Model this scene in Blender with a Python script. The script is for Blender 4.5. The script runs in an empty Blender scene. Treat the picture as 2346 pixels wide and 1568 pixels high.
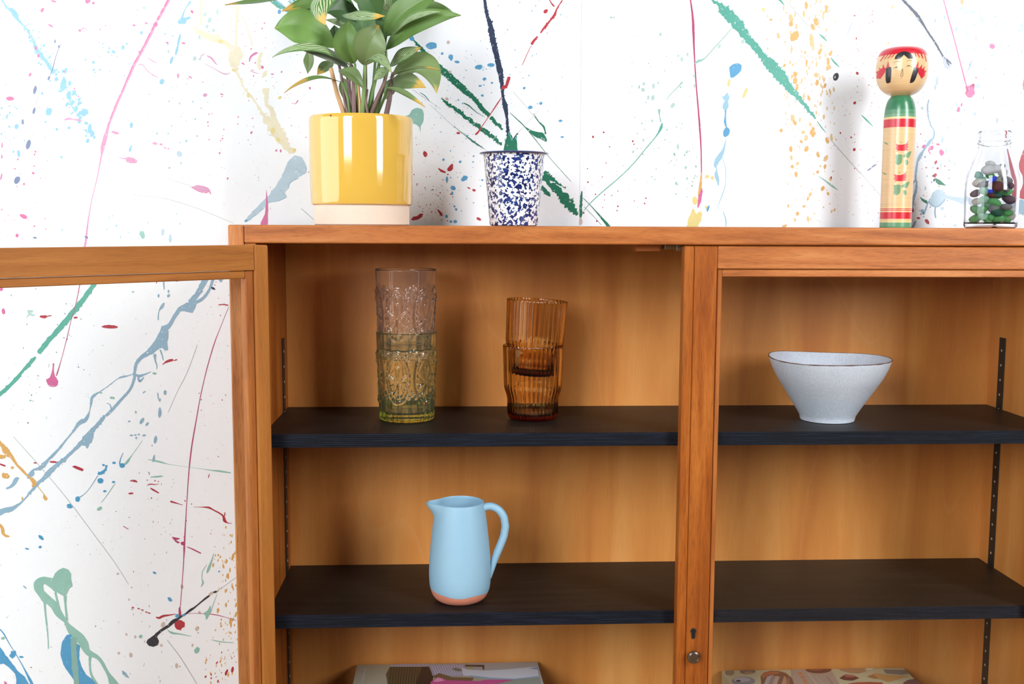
import bpy, math, random
from mathutils import Vector, Matrix
from mathutils.geometry import tessellate_polygon

random.seed(11)
sc = bpy.context.scene
COL = sc.collection
rad, sin, cos, pi = math.radians, math.sin, math.cos, math.pi

# ------------------------------------------------------------------ camera
EYE = 1.404
FPX, CX, CY = 2476.0, 1173.0, 784.0
YAW, PITCH, ROLL = rad(2.9), rad(6.15), 0.0046
_F = Vector((sin(YAW) * cos(PITCH), cos(YAW) * cos(PITCH), -sin(PITCH)))
_R0 = Vector((cos(YAW), -sin(YAW), 0.0))
_U0 = _R0.cross(_F)
_R = _R0 * cos(ROLL) + _U0 * sin(ROLL)
_U = _U0 * cos(ROLL) - _R0 * sin(ROLL)
CAM = Vector((0, 0, EYE))
cam_data = bpy.data.cameras.new('camera')
cam_data.sensor_width = 36.0
cam_data.lens = FPX * 36.0 / 2346.0
cam_data.clip_start = 0.05
cam = bpy.data.objects.new('camera', cam_data)
M = Matrix((( _R.x, _U.x, -_F.x, 0), (_R.y, _U.y, -_F.y, 0), (_R.z, _U.z, -_F.z, EYE), (0, 0, 0, 1)))
cam.matrix_world = M
COL.objects.link(cam)
sc.camera = cam

# ------------------------------------------------------------------ light
world = bpy.data.worlds.new('room_light')
sc.world = world
world.use_nodes = True
bg = world.node_tree.nodes['Background']
bg.inputs['Color'].default_value = (0.93, 0.96, 1.0, 1)
bg.inputs['Strength'].default_value = 0.075


def area(name, loc, target, w, h, power, col):
    l = bpy.data.lights.new(name, 'AREA')
    l.shape = 'RECTANGLE'
    l.size, l.size_y = w, h
    l.energy = power
    l.color = col
    o = bpy.data.objects.new(name, l)
    o.location = loc
    o.rotation_euler = (Vector(target) - Vector(loc)).to_track_quat('-Z', 'Y').to_euler()
    COL.objects.link(o)
    o['kind'] = 'helper'
    return o


area('window_light', (-1.95, -2.25, 2.70), (0.0, 1.8, 1.40), 1.45, 2.15, 165.0, (0.93, 0.97, 1.0))
area('softbox_light', (1.90, -0.25, 2.36), (0.2, 1.8, 1.40), 0.72, 1.72, 82.0, (0.96, 0.98, 1.0))
area('side_window_light', (-2.75, 0.75, 1.70), (0.0, 1.75, 1.30), 2.5, 2.0, 72.0, (0.88, 0.95, 1.0))

vs = sc.view_settings
vs.view_transform = 'Standard'
try:
    vs.look = 'None'
except Exception:
    pass
vs.gamma = 1.0
vs.use_curve_mapping = False
vs.exposure = -0.2
sc.cycles.use_denoising = True
sc.cycles.max_bounces = 12
sc.cycles.transmission_bounces = 12
sc.cycles.use_adaptive_sampling = True
sc.cycles.adaptive_threshold = 0.045
sc.cycles.adaptive_min_samples = 16
sc.cycles.transparent_max_bounces = 16
sc.cycles.glossy_bounces = 4
sc.cycles.diffuse_bounces = 3
sc.cycles.sample_clamp_indirect = 6.0


def at(x, y, Y):
    """the point of the vertical plane at depth Y that the measured photo position x, y lies on"""
    d = _F + _R * ((x - CX) / FPX) - _U * ((y - CY) / FPX)
    return CAM + d * (Y / d.y)


def at_z(x, y, Z):
    d = _F + _R * ((x - CX) / FPX) - _U * ((y - CY) / FPX)
    return CAM + d * ((Z - EYE) / d.z)


# ------------------------------------------------------------------ mesh helper
class MB:
    def __init__(s):
        s.v, s.f, s.m, s.uv = [], [], [], []

    def add(s, verts, faces, m=0, uvs=None):
        b = len(s.v)
        s.v += [tuple(p) for p in verts]
        for f in faces:
            s.f.append(tuple(b + i for i in f))
            s.m.append(m)
        if uvs is not None:
            s.uv += uvs
        elif s.uv:
            s.uv += [(0, 0)] * len(verts)
        return b

    def box(s, a, b, bev=0.0, m=0):
        x0, y0, z0 = [min(a[i], b[i]) for i in range(3)]
        x1, y1, z1 = [max(a[i], b[i]) for i in range(3)]
        e = min(bev, (x1 - x0) * .49, (y1 - y0) * .49, (z1 - z0) * .49)
        if e <= 0:
            vs_ = [(x, y, z) for z in (z0, z1) for y in (y0, y1) for x in (x0, x1)]
            s.add(vs_, [(0, 2, 3, 1), (4, 5, 7, 6), (0, 1, 5, 4), (2, 6, 7, 3), (0, 4, 6, 2), (1, 3, 7, 5)], m)
            return
        # chamfered box: every corner three verts
        vv, idx = [], {}
        for iz, z in enumerate((z0, z1)):
            for iy, y in enumerate((y0, y1)):
                for ix, x in enumerate((x0, x1)):
                    sx, sy, sz = (1 if ix == 0 else -1), (1 if iy == 0 else -1), (1 if iz == 0 else -1)
                    for ax in range(3):
                        p = [x + sx * e, y + sy * e, z + sz * e]
                        p[ax] = (x, y, z)[ax]
                        idx[(ix, iy, iz, ax)] = len(vv)
                        vv.append(tuple(p))
        F = []
        g = lambda ix, iy, iz, ax: idx[(ix, iy, iz, ax)]
        for k in (0, 1):
            q = [g(k, 0, 0, 0), g(k, 1, 0, 0), g(k, 1, 1, 0), g(k, 0, 1, 0)]
            F.append(q if k else q[::-1])
            q = [g(0, k, 0, 1), g(1, k, 0, 1), g(1, k, 1, 1), g(0, k, 1, 1)]
            F.append(q[::-1] if k else q)
            q = [g(0, 0, k, 2), g(1, 0, k, 2), g(1, 1, k, 2), g(0, 1, k, 2)]
            F.append(q if k else q[::-1])
        for a_ in (0, 1):
            for b_ in (0, 1):
                q = [g(0, a_, b_, 1), g(1, a_, b_, 1), g(1, a_, b_, 2), g(0, a_, b_, 2)]
                F.append(q if (a_ ^ b_) else q[::-1])
                q = [g(a_, 0, b_, 0), g(a_, 1, b_, 0), g(a_, 1, b_, 2), g(a_, 0, b_, 2)]
                F.append(q[::-1] if (a_ ^ b_) else q)
                q = [g(a_, b_, 0, 0), g(a_, b_, 1, 0), g(a_, b_, 1, 1), g(a_, b_, 0, 1)]
                F.append(q if (a_ ^ b_) else q[::-1])
        for ix in (0, 1):
            for iy in (0, 1):
                for iz in (0, 1):
                    q = [g(ix, iy, iz, 0), g(ix, iy, iz, 1), g(ix, iy, iz, 2)]
                    F.append(q if (ix ^ iy ^ iz) else q[::-1])
        s.add(vv, F, m)

    def lathe(s, prof, seg=64, fn=None, m=0, closed_end=True, c=(0, 0, 0)):
        """prof: list of (r, z); fn(theta, r, z, i) -> (r, z)"""
        vv, F = [], []
        n = len(prof)
        for i, (r, z) in enumerate(prof):
            for k in range(seg):
                t = 2 * pi * k / seg
                rr, zz = fn(t, r, z, i) if fn else (r, z)
                vv.append((c[0] + rr * cos(t), c[1] + rr * sin(t), c[2] + zz))
        for i in range(n - 1):
            for k in range(seg):
                a, b = i * seg + k, i * seg + (k + 1) % seg
                F.append((a, b, b + seg, a + seg))
        if closed_end:
            F.append(tuple(range(seg - 1, -1, -1)))
            F.append(tuple((n - 1) * seg + k for k in range(seg)))
        s.add(vv, F, m)

    def tube(s, pts, rr, seg=10, flat=1.0, flat_axis=None, m=0, caps=True):
        pts = [Vector(p) for p in pts]
        n = len(pts)
        if not isinstance(rr, (list, tuple)):
            rr = [rr] * n
        vv, F = [], []
        ref = Vector(flat_axis) if flat_axis else Vector((0.13, 0.9, 0.31))
        for i, p in enumerate(pts):
            t = (pts[min(i + 1, n - 1)] - pts[max(i - 1, 0)]).normalized()
            a = (ref - t * ref.dot(t)).normalized()
            b = t.cross(a)
            for k in range(seg):
                an = 2 * pi * k / seg
                vv.append(p + a * (rr[i] * cos(an) * flat) + b * (rr[i] * sin(an)))
        for i in range(n - 1):
            for k in range(seg):
                a0, b0 = i * seg + k, i * seg + (k + 1) % seg
                F.append((a0, b0, b0 + seg, a0 + seg))
        if caps:
            F.append(tuple(range(seg - 1, -1, -1)))
            F.append(tuple((n - 1) * seg + k for k in range(seg)))
        s.add(vv, F, m)

    def build(s, name, mats, parent=None, smooth=True, origin=None, angle=40):
        me = bpy.data.meshes.new(name)
        o_ = Vector(origin) if origin is not None else Vector((0, 0, 0))
        me.from_pydata([tuple(Vector(p) - o_) for p in s.v], [], s.f)
        if not isinstance(mats, (list, tuple)):
            mats = [mats]
        for mm in mats:
            me.materials.append(mm)
        if len(mats) > 1:
            me.polygons.foreach_set('material_index', s.m)
        if s.uv:
            ul = me.uv_layers.new(name='UVMap')
            for lp in me.loops:
                ul.data[lp.index].uv = s.uv[lp.vertex_index]
        me.validate()
        if smooth:
            me.shade_smooth()
            try:
                me.set_sharp_from_angle(angle=rad(angle))
            except Exception:
                pass
        me.update()
        o = bpy.data.objects.new(name, me)
        COL.objects.link(o)
        if parent:
            o.parent = parent
        elif origin is not None:
            o.location = o_
        return o


def empty(name, loc):
    o = bpy.data.objects.new(name, None)
    o.location = loc
    o.empty_display_size = 0.05
    COL.objects.link(o)
    return o


def tag(o, label, cat, group=None, kind=None):
    o['label'] = label
    o['category'] = cat
    o['kind'] = 'thing'
    if group:
        o['group'] = group
    if kind:
        o['kind'] = kind
    return o


def smooth_pts(pts, step):
    """Catmull-Rom through tuples of any length, resampled about every step (first two coordinates)"""
    if len(pts) < 2:
        return pts
    P = [pts[0]] + list(pts) + [pts[-1]]
    out = []
    for i in range(1, len(P) - 2):
        a, b, c_, d = P[i - 1], P[i], P[i + 1], P[i + 2]
        L = math.dist(b[:2], c_[:2])
        n = max(1, int(L / step))
        for k in range(n):
            t = k / n
            out.append(tuple(0.5 * (2 * b[j] + (c_[j] - a[j]) * t + (2 * a[j] - 5 * b[j] + 4 * c_[j] - d[j]) * t * t
                                    + (3 * b[j] - a[j] - 3 * c_[j] + d[j]) * t ** 3) for j in range(len(b))))
    out.append(tuple(pts[-1]))
    return out


# ------------------------------------------------------------------ materials
def lin(c):
    c = c / 255.0
    return c / 12.92 if c <= 0.04045 else ((c + 0.055) / 1.055) ** 2.4


def rgb(r, g, b, k=1.0):
    return (min(lin(r) * k, 0.95), min(lin(g) * k, 0.95), min(lin(b) * k, 0.95), 1.0)


def new_mat(name):
    m = bpy.data.materials.new(name)
    m.use_nodes = True
    nt = m.node_tree
    return m, nt, nt.nodes['Principled BSDF']


def plain(name, col, rough=0.5, spec=0.5, coat=0.0, metal=0.0, var=0.0, vscale=30.0, bump=0.0):
    m, nt, p = new_mat(name)
    p.inputs['Base Color'].default_value = col
    p.inputs['Roughness'].default_value = rough
    p.inputs['Specular IOR Level'].default_value = spec
    p.inputs['Coat Weight'].default_value = coat
    p.inputs['Coat Roughness'].default_value = 0.06
    p.inputs['Metallic'].default_value = metal
    if var or bump:
        tc = nt.nodes.new('ShaderNodeTexCoord')
        nz = nt.nodes.new('ShaderNodeTexNoise')
        nz.inputs['Scale'].default_value = vscale
        nz.inputs['Detail'].default_value = 5
        nt.links.new(tc.outputs['Object'], nz.inputs['Vector'])
        if var:
            mx = nt.nodes.new('ShaderNodeMix')
            mx.data_type = 'RGBA'
            mx.inputs[6].default_value = tuple(c * (1 - var) for c in col[:3]) + (1,)
            mx.inputs[7].default_value = tuple(min(1, c * (1 + var)) for c in col[:3]) + (1,)
            nt.links.new(nz.outputs['Fac'], mx.inputs[0])
            nt.links.new(mx.outputs[2], p.inputs['Base Color'])
        if bump:
            bp = nt.nodes.new('ShaderNodeBump')
            bp.inputs['Strength'].default_value = bump
            bp.inputs['Distance'].default_value = 0.001
            nt.links.new(nz.outputs['Fac'], bp.inputs['Height'])
            nt.links.new(bp.outputs['Normal'], p.inputs['Normal'])
    return m


def wood(name, axis, dark, mid, light, rough=0.4, across=55.0, along=3.0, wob=0.9, pore=0.35, coat=0.0, spec=0.3):
    """long-grained timber; axis = direction of the grain"""
    m, nt, p = new_mat(name)
    N, L = nt.nodes, nt.links
    tc = N.new('ShaderNodeTexCoord')
    mp = N.new('ShaderNodeMapping')
    L.new(tc.outputs['Object'], mp.inputs['Vector'])
    mp.inputs['Scale'].default_value = tuple(along if i == axis else across for i in range(3))
    n1 = N.new('ShaderNodeTexNoise')
    n1.inputs['Scale'].default_value = 1.0
    n1.inputs['Detail'].default_value = 6
    n1.inputs['Distortion'].default_value = wob
    L.new(mp.outputs['Vector'], n1.inputs['Vector'])
    cr = N.new('ShaderNodeValToRGB')
    e = cr.color_ramp.elements
    e[0].position, e[0].color = 0.28, dark
    e[1].position, e[1].color = 0.72, light
    k = cr.color_ramp.elements.new(0.5)
    k.color = mid
    L.new(n1.outputs['Fac'], cr.inputs['Fac'])
    mp2 = N.new('ShaderNodeMapping')
    L.new(tc.outputs['Object'], mp2.inputs['Vector'])
    mp2.inputs['Scale'].default_value = tuple(along * 14 if i == axis else across * 16 for i in range(3))
    n2 = N.new('ShaderNodeTexNoise')
    n2.inputs['Scale'].default_value = 1.0
    n2.inputs['Detail'].default_value = 3
    L.new(mp2.outputs['Vector'], n2.inputs['Vector'])
    cr2 = N.new('ShaderNodeValToRGB')
    cr2.color_ramp.elements[0].position = 0.3
    cr2.color_ramp.elements[0].color = (1 - pore, 1 - pore, 1 - pore, 1)
    cr2.color_ramp.elements[1].position = 0.52
    L.new(n2.outputs['Fac'], cr2.inputs['Fac'])
    mx = N.new('ShaderNodeMix')
    mx.data_type = 'RGBA'
    mx.blend_type = 'MULTIPLY'
    mx.inputs[0].default_value = 1.0
    L.new(cr.outputs['Color'], mx.inputs[6])
    L.new(cr2.outputs['Color'], mx.inputs[7])
    n3 = N.new('ShaderNodeTexNoise')
    n3.inputs['Scale'].default_value = 5.0
    n3.inputs['Detail'].default_value = 2
    L.new(tc.outputs['Object'], n3.inputs['Vector'])
    hv = N.new('ShaderNodeHueSaturation')
    mr = N.new('ShaderNodeMapRange')
    mr.inputs['To Min'].default_value = 0.86
    mr.inputs['To Max'].default_value = 1.14
    L.new(n3.outputs['Fac'], mr.inputs['Value'])
    L.new(mr.outputs['Result'], hv.inputs['Value'])
    L.new(mx.outputs[2], hv.inputs['Color'])
    L.new(hv.outputs['Color'], p.inputs['Base Color'])
    p.inputs['Roughness'].default_value = rough
    p.inputs['Specular IOR Level'].default_value = spec
    p.inputs['Coat Weight'].default_value = coat
    p.inputs['Coat Roughness'].default_value = 0.25
    bp = N.new('ShaderNodeBump')
    bp.inputs['Strength'].default_value = 0.25
    bp.inputs['Distance'].default_value = 0.0006
    L.new(n2.outputs['Fac'], bp.inputs['Height'])
    L.new(bp.outputs['Normal'], p.inputs['Normal'])
    return m


def glass(name, col, rough=0.0, ior=1.5, dens=None, haze=None):
    m = bpy.data.materials.new(name)
    m.use_nodes = True
    nt = m.node_tree
    nt.nodes.clear()
    out = nt.nodes.new('ShaderNodeOutputMaterial')
    g = nt.nodes.new('ShaderNodeBsdfGlass')
    g.inputs['Color'].default_value = col
    g.inputs['Roughness'].default_value = rough
    g.inputs['IOR'].default_value = ior
    if haze:      # pale diffuse share brightens pressed glass, standing in for room reflections
        df = nt.nodes.new('ShaderNodeBsdfDiffuse')
        df.inputs['Color'].default_value = haze[0]
        tl = nt.nodes.new('ShaderNodeBsdfTranslucent')
        tl.inputs['Color'].default_value = haze[0]
        m1 = nt.nodes.new('ShaderNodeMixShader')
        nt.links.new(df.outputs[0], m1.inputs[1])
        nt.links.new(tl.outputs[0], m1.inputs[2])
        m2 = nt.nodes.new('ShaderNodeMixShader')
        m2.inputs[0].default_value = haze[1]
        nt.links.new(g.outputs[0], m2.inputs[1])
        nt.links.new(m1.outputs[0], m2.inputs[2])
        nt.links.new(m2.outputs[0], out.inputs['Surface'])
    else:
        nt.links.new(g.outputs[0], out.inputs['Surface'])
    if dens:
        va = nt.nodes.new('ShaderNodeVolumeAbsorption')
        va.inputs['Color'].default_value = dens[0]
        va.inputs['Density'].default_value = dens[1]
        nt.links.new(va.outputs[0], out.inputs['Volume'])
    return m


def pane_mat(name, refl=1.0):
    """thin flat window glass: straight-through view with a Fresnel reflection"""
    m = bpy.data.materials.new(name)
    m.use_nodes = True
    nt = m.node_tree
    nt.nodes.clear()
    out = nt.nodes.new('ShaderNodeOutputMaterial')
    tr = nt.nodes.new('ShaderNodeBsdfTransparent')
    tr.inputs['Color'].default_value = (0.985, 0.99, 0.985, 1)
    gl = nt.nodes.new('ShaderNodeBsdfGlossy')
    gl.inputs['Roughness'].default_value = 0.02
    lw = nt.nodes.new('ShaderNodeLayerWeight')
    lw.inputs['Blend'].default_value = 0.5
    pw = nt.nodes.new('ShaderNodeMath')
    pw.operation = 'POWER'
    pw.inputs[1].default_value = 5.0
    nt.links.new(lw.outputs['Facing'], pw.inputs[0])
    fr = nt.nodes.new('ShaderNodeMapRange')
    fr.inputs['To Min'].default_value = 0.02
    fr.inputs['To Max'].default_value = 0.6
    nt.links.new(pw.outputs[0], fr.inputs['Value'])
    mx = nt.nodes.new('ShaderNodeMixShader')
    nt.links.new(fr.outputs[0], mx.inputs[0])
    nt.links.new(tr.outputs[0], mx.inputs[1])
    nt.links.new(gl.outputs[0], mx.inputs[2])
    nt.links.new(mx.outputs[0], out.inputs['Surface'])
    return m


TD, TM, TL = rgb(154, 86, 42), rgb(182, 108, 55), rgb(200, 130, 74)
ZD_, ZM_, ZL_ = rgb(132, 64, 18), rgb(162, 86, 28), rgb(182, 106, 42)
W_X = wood('teak_along_x', 0, TD, TM, TL, pore=.24, along=5)
W_Z = wood('teak_along_z', 2, ZD_, ZM_, ZL_)
W_DOOR = wood('teak_door_inside', 0, rgb(160, 94, 36), rgb(174, 107, 44), rgb(186, 119, 53), rough=0.5, pore=.16)
W_DOORZ = wood('teak_door_inside_z', 2, rgb(160, 94, 36), rgb(174, 107, 44), rgb(186, 119, 53), rough=0.5, pore=.16)
W_BEAD = wood('teak_bead', 2, rgb(146, 80, 32), rgb(170, 98, 42), rgb(184, 114, 54), rough=0.5, pore=.2)
W_SIDE = wood('teak_side_lightened', 2, rgb(160, 92, 46), rgb(190, 118, 62), rgb(206, 140, 84))  # lighter teak copy, makes up in colour for weak light on the left side
W_Y = wood('teak_along_y', 1, TD, TM, TL)


def veneer(name):
    m, nt, p = new_mat(name)
    N, L = nt.nodes, nt.links
    tc = N.new('ShaderNodeTexCoord')
    mp = N.new('ShaderNodeMapping')
    L.new(tc.outputs['Object'], mp.inputs['Vector'])
    mp.inputs['Scale'].default_value = (9, 9, 0.9)
    n1 = N.new('ShaderNodeTexNoise')
    n1.inputs['Scale'].default_value = 1.6
    n1.inputs['Detail'].default_value = 4
    n1.inputs['Distortion'].default_value = 0.5
    L.new(mp.outputs['Vector'], n1.inputs['Vector'])
    cr = N.new('ShaderNodeValToRGB')
    e = cr.color_ramp.elements
    e[0].position, e[0].color = 0.25, rgb(190, 112, 50)
    e[1].position, e[1].color = 0.8, rgb(232, 164, 92)
    k = cr.color_ramp.elements.new(0.5)
    k.color = rgb(214, 138, 66)
    L.new(n1.outputs['Fac'], cr.inputs['Fac'])
    # thin pale growth-ring lines in tall loops
    mp3 = N.new('ShaderNodeMapping')
    L.new(tc.outputs['Object'], mp3.inputs['Vector'])
    mp3.inputs['Scale'].default_value = (3.2, 3.2, 0.55)
    n4 = N.new('ShaderNodeTexNoise')
    n4.inputs['Scale'].default_value = 1.0
    n4.inputs['Detail'].default_value = 1
    L.new(mp3.outputs['Vector'], n4.inputs['Vector'])
    ml = N.new('ShaderNodeMath')
    ml.operation = 'MULTIPLY'
    ml.inputs[1].default_value = 11.0
    L.new(n4.outputs['Fac'], ml.inputs[0])
    fr = N.new('ShaderNodeMath')
    fr.operation = 'FRACT'
    L.new(ml.outputs[0], fr.inputs[0])
    cr3 = N.new('ShaderNodeValToRGB')
    cr3.color_ramp.elements[0].position = 0.0
    cr3.color_ramp.elements[0].color = (1, 1, 1, 1)
    cr3.color_ramp.elements[1].position = 0.05
    cr3.color_ramp.elements[1].color = (0, 0, 0, 1)
    L.new(fr.outputs[0], cr3.inputs['Fac'])
    mxl = N.new('ShaderNodeMix')
    mxl.data_type = 'RGBA'
    L.new(cr.outputs['Color'], mxl.inputs[6])
    mxl.inputs[7].default_value = rgb(228, 172, 108)
    sc_ = N.new('ShaderNodeMath')
    sc_.operation = 'MULTIPLY'
    sc_.inputs[1].default_value = 0.16
    L.new(cr3.outputs['Color'], sc_.inputs[0])
    L.new(sc_.outputs[0], mxl.inputs[0])
    # flecks
    mp2 = N.new('ShaderNodeMapping')
    L.new(tc.outputs['Object'], mp2.inputs['Vector'])
    mp2.inputs['Scale'].default_value = (500, 500, 28)
    n2 = N.new('ShaderNodeTexNoise')
    n2.inputs['Detail'].default_value = 2
    n2.inputs['Scale'].default_value = 1.0
    L.new(mp2.outputs['Vector'], n2.inputs['Vector'])
    cr2 = N.new('ShaderNodeValToRGB')
    cr2.color_ramp.elements[0].position = 0.25
    cr2.color_ramp.elements[0].color = (0.92, 0.91, 0.9, 1)
    cr2.color_ramp.elements[1].position = 0.5
    L.new(n2.outputs['Fac'], cr2.inputs['Fac'])
    mx = N.new('ShaderNodeMix')
    mx.data_type = 'RGBA'
    mx.blend_type = 'MULTIPLY'
    mx.inputs[0].default_value = 1.0
    L.new(mxl.outputs[2], mx.inputs[6])
    L.new(cr2.outputs['Color'], mx.inputs[7])
    L.new(mx.outputs[2], p.inputs['Base Color'])
    p.inputs['Roughness'].default_value = 0.42
    return m


VENEER = veneer('birch_veneer')
BLACK_TOP = wood('black_stained_board', 0, rgb(24, 19, 16), rgb(32, 26, 22), rgb(42, 34, 29), rough=0.5, across=60, along=4, pore=0.2)
BLACK_EDGE = wood('black_stained_edge', 0, rgb(8, 10, 17), rgb(15, 19, 30), rgb(28, 34, 50), rough=0.5, across=420, along=14, pore=0.3, spec=0.22)
DARK_METAL = plain('dark_track_metal', rgb(52, 50, 48), 0.45, metal=0.6, var=0.2, vscale=200)
HOLE = plain('dark_hole', rgb(8, 7, 6), 0.9)
BRONZE = plain('dark_bronze', rgb(120, 105, 92), 0.28, metal=0.9, var=0.15, vscale=300)
PANE = pane_mat('door_glass')


def wall_mat():
    m, nt, p = new_mat('white_painted_wall')
    N, L = nt.nodes, nt.links
    p.inputs['Base Color'].default_value = (0.84, 0.865, 0.90, 1)
    p.inputs['Roughness'].default_value = 0.55
    tc = N.new('ShaderNodeTexCoord')
    n1 = N.new('ShaderNodeTexNoise')
    n1.inputs['Scale'].default_value = 55
    n1.inputs['Detail'].default_value = 7
    n1.inputs['Roughness'].default_value = 0.6
    L.new(tc.outputs['Object'], n1.inputs['Vector'])
    n2 = N.new('ShaderNodeTexNoise')
    n2.inputs['Scale'].default_value = 9
    n2.inputs['Detail'].default_value = 3
    n2.inputs['Distortion'].default_value = 1.2
    L.new(tc.outputs['Object'], n2.inputs['Vector'])
    ad = N.new('ShaderNodeMath')
    ad.operation = 'ADD'
    L.new(n1.outputs['Fac'], ad.inputs[0])
    L.new(n2.outputs['Fac'], ad.inputs[1])
    bp = N.new('ShaderNodeBump')
    bp.inputs['Strength'].default_value = 0.22
    bp.inputs['Distance'].default_value = 0.0025
    L.new(ad.outputs[0], bp.inputs['Height'])
    L.new(bp.outputs['Normal'], p.inputs['Normal'])
    return m


WALL = wall_mat()

# ------------------------------------------------------------------ structure: wall and floor
WY = 1.875
SEAM = at(1330, 260, WY).x
mb = MB()
mb.box((-3.2, WY, 0), (SEAM - 0.0003, WY + 0.05, 2.8))
mb.box((SEAM + 0.0003, WY, 0), (3.6, WY + 0.05, 2.8))
mb.box((SEAM - 0.02, WY + 0.0008, 0), (SEAM + 0.02, WY + 0.04, 2.8))
wall = mb.build('wall_back', WALL, smooth=False)
wall['kind'] = 'structure'
wall['label'] = 'white wall splattered and dripped with colourful paint'
mb = MB()
mb.box((-3.2, -3.2, -0.04), (3.6, WY + 0.05, 0.0))
floor = mb.build('floor', wood('floor_boards', 0, rgb(150, 120, 90), rgb(170, 138, 104), rgb(186, 154, 120), across=14, along=2), smooth=False)
floor['kind'] = 'structure'

# ------------------------------------------------------------------ paint on the wall (thin raised coats)
PK = 0.72
PAINT = {}
BROKEN = ('green', 'teal', 'cyan', 'cream', 'amber', 'amberpale', 'icy', 'pinkpale', 'navy', 'greyblue')


def paint(name, r, g, b):
    m = plain('paint_' + name, rgb(r, g, b, PK), 0.38)
    nt = m.node_tree
    N, L = nt.nodes, nt.links
    tc = N.new('ShaderNodeTexCoord')
    nz = N.new('ShaderNodeTexNoise')      # thin, broken places where the wall shows through the coat
    nz.inputs['Scale'].default_value = 260
    nz.inputs['Detail'].default_value = 4
    L.new(tc.outputs['Object'], nz.inputs['Vector'])
    cr = N.new('ShaderNodeValToRGB')
    cr.color_ramp.elements[0].position, cr.color_ramp.elements[1].position = (.64, .74) if name in BROKEN else (.66, .80)
    L.new(nz.outputs['Fac'], cr.inputs['Fac'])
    n2 = N.new('ShaderNodeTexNoise')
    n2.inputs['Scale'].default_value = 50
    L.new(tc.outputs['Object'], n2.inputs['Vector'])
    base = rgb(r, g, b, PK)
    mv = N.new('ShaderNodeMix')
    mv.data_type = 'RGBA'
    mv.inputs[6].default_value = tuple(c * .92 for c in base[:3]) + (1,)
    mv.inputs[7].default_value = tuple(min(.9, c * 1.1 + .01) for c in base[:3]) + (1,)
    L.new(n2.outputs['Fac'], mv.inputs[0])
    mx = N.new('ShaderNodeMix')
    mx.data_type = 'RGBA'
    L.new(cr.outputs['Color'], mx.inputs[0])
    L.new(mv.outputs[2], mx.inputs[6])
    mx.inputs[7].default_value = (.84, .85, .87, 1)
    L.new(mx.outputs[2], m.node_tree.nodes['Principled BSDF'].inputs['Base Color'])
    PAINT[name] = m


for a_ in (('green', 24, 128, 96), ('teal', 88, 184, 164), ('teal2', 96, 190, 168), ('mint', 160, 212, 198), ('mintpale', 196, 228, 222),
           ('blue', 98, 178, 226), ('bluepale', 172, 218, 240), ('greyblue', 158, 196, 220), ('icy', 196, 222, 238), ('cyan', 146, 210, 236),
           ('pink', 232, 112, 170), ('pinkpale', 234, 160, 200), ('magenta', 200, 66, 122), ('crimson', 196, 48, 66), ('red', 208, 60, 72),
           ('navy', 40, 58, 92), ('slate', 118, 134, 176), ('ink', 34, 42, 58), ('cream', 252, 242, 208), ('yellow', 248, 230, 150), ('amber', 240, 186, 104),
           ('amberpale', 244, 208, 146), ('tan', 226, 206, 196), ('grey', 204, 209, 213), ('lilac', 196, 204, 226), ('skyblue', 84, 172, 222), ('sage', 146, 196, 186)):
    paint(*a_)

_lay = [0]


def W(x, y, h):
    p = at(x, y, WY)
    return (p.x, WY - h, p.z)


def _h():
    _lay[0] += 1
    return 0.00007 + 0.0000006 * _lay[0]


def extrude_outline(mb_, outline, h):
    """outline in photo positions -> thin slab on the wall"""
    n = len(outline)
    top = [W(x, y, h) for x, y in outline]
    bot = [W(x, y, -0.0002) for x, y in outline]
    tris = tessellate_polygon([[Vector((x, -y, 0)) for x, y in outline]])
    b = mb_.add(top + bot, [])
    for t in tris:
        p0, p1, p2 = [outline[i] for i in t]
        s_ = (p1[0] - p0[0]) * (p2[1] - p0[1]) - (p1[1] - p0[1]) * (p2[0] - p0[0])
        t = tuple(t) if s_ < 0 else tuple(reversed(t))
        mb_.f.append(tuple(b + i for i in t))
        mb_.m.append(0)
    for i in range(n):
        j = (i + 1) % n
        mb_.f.append((b + i, b + j, b + n + j, b + n + i))
        mb_.m.append(0)


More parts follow.
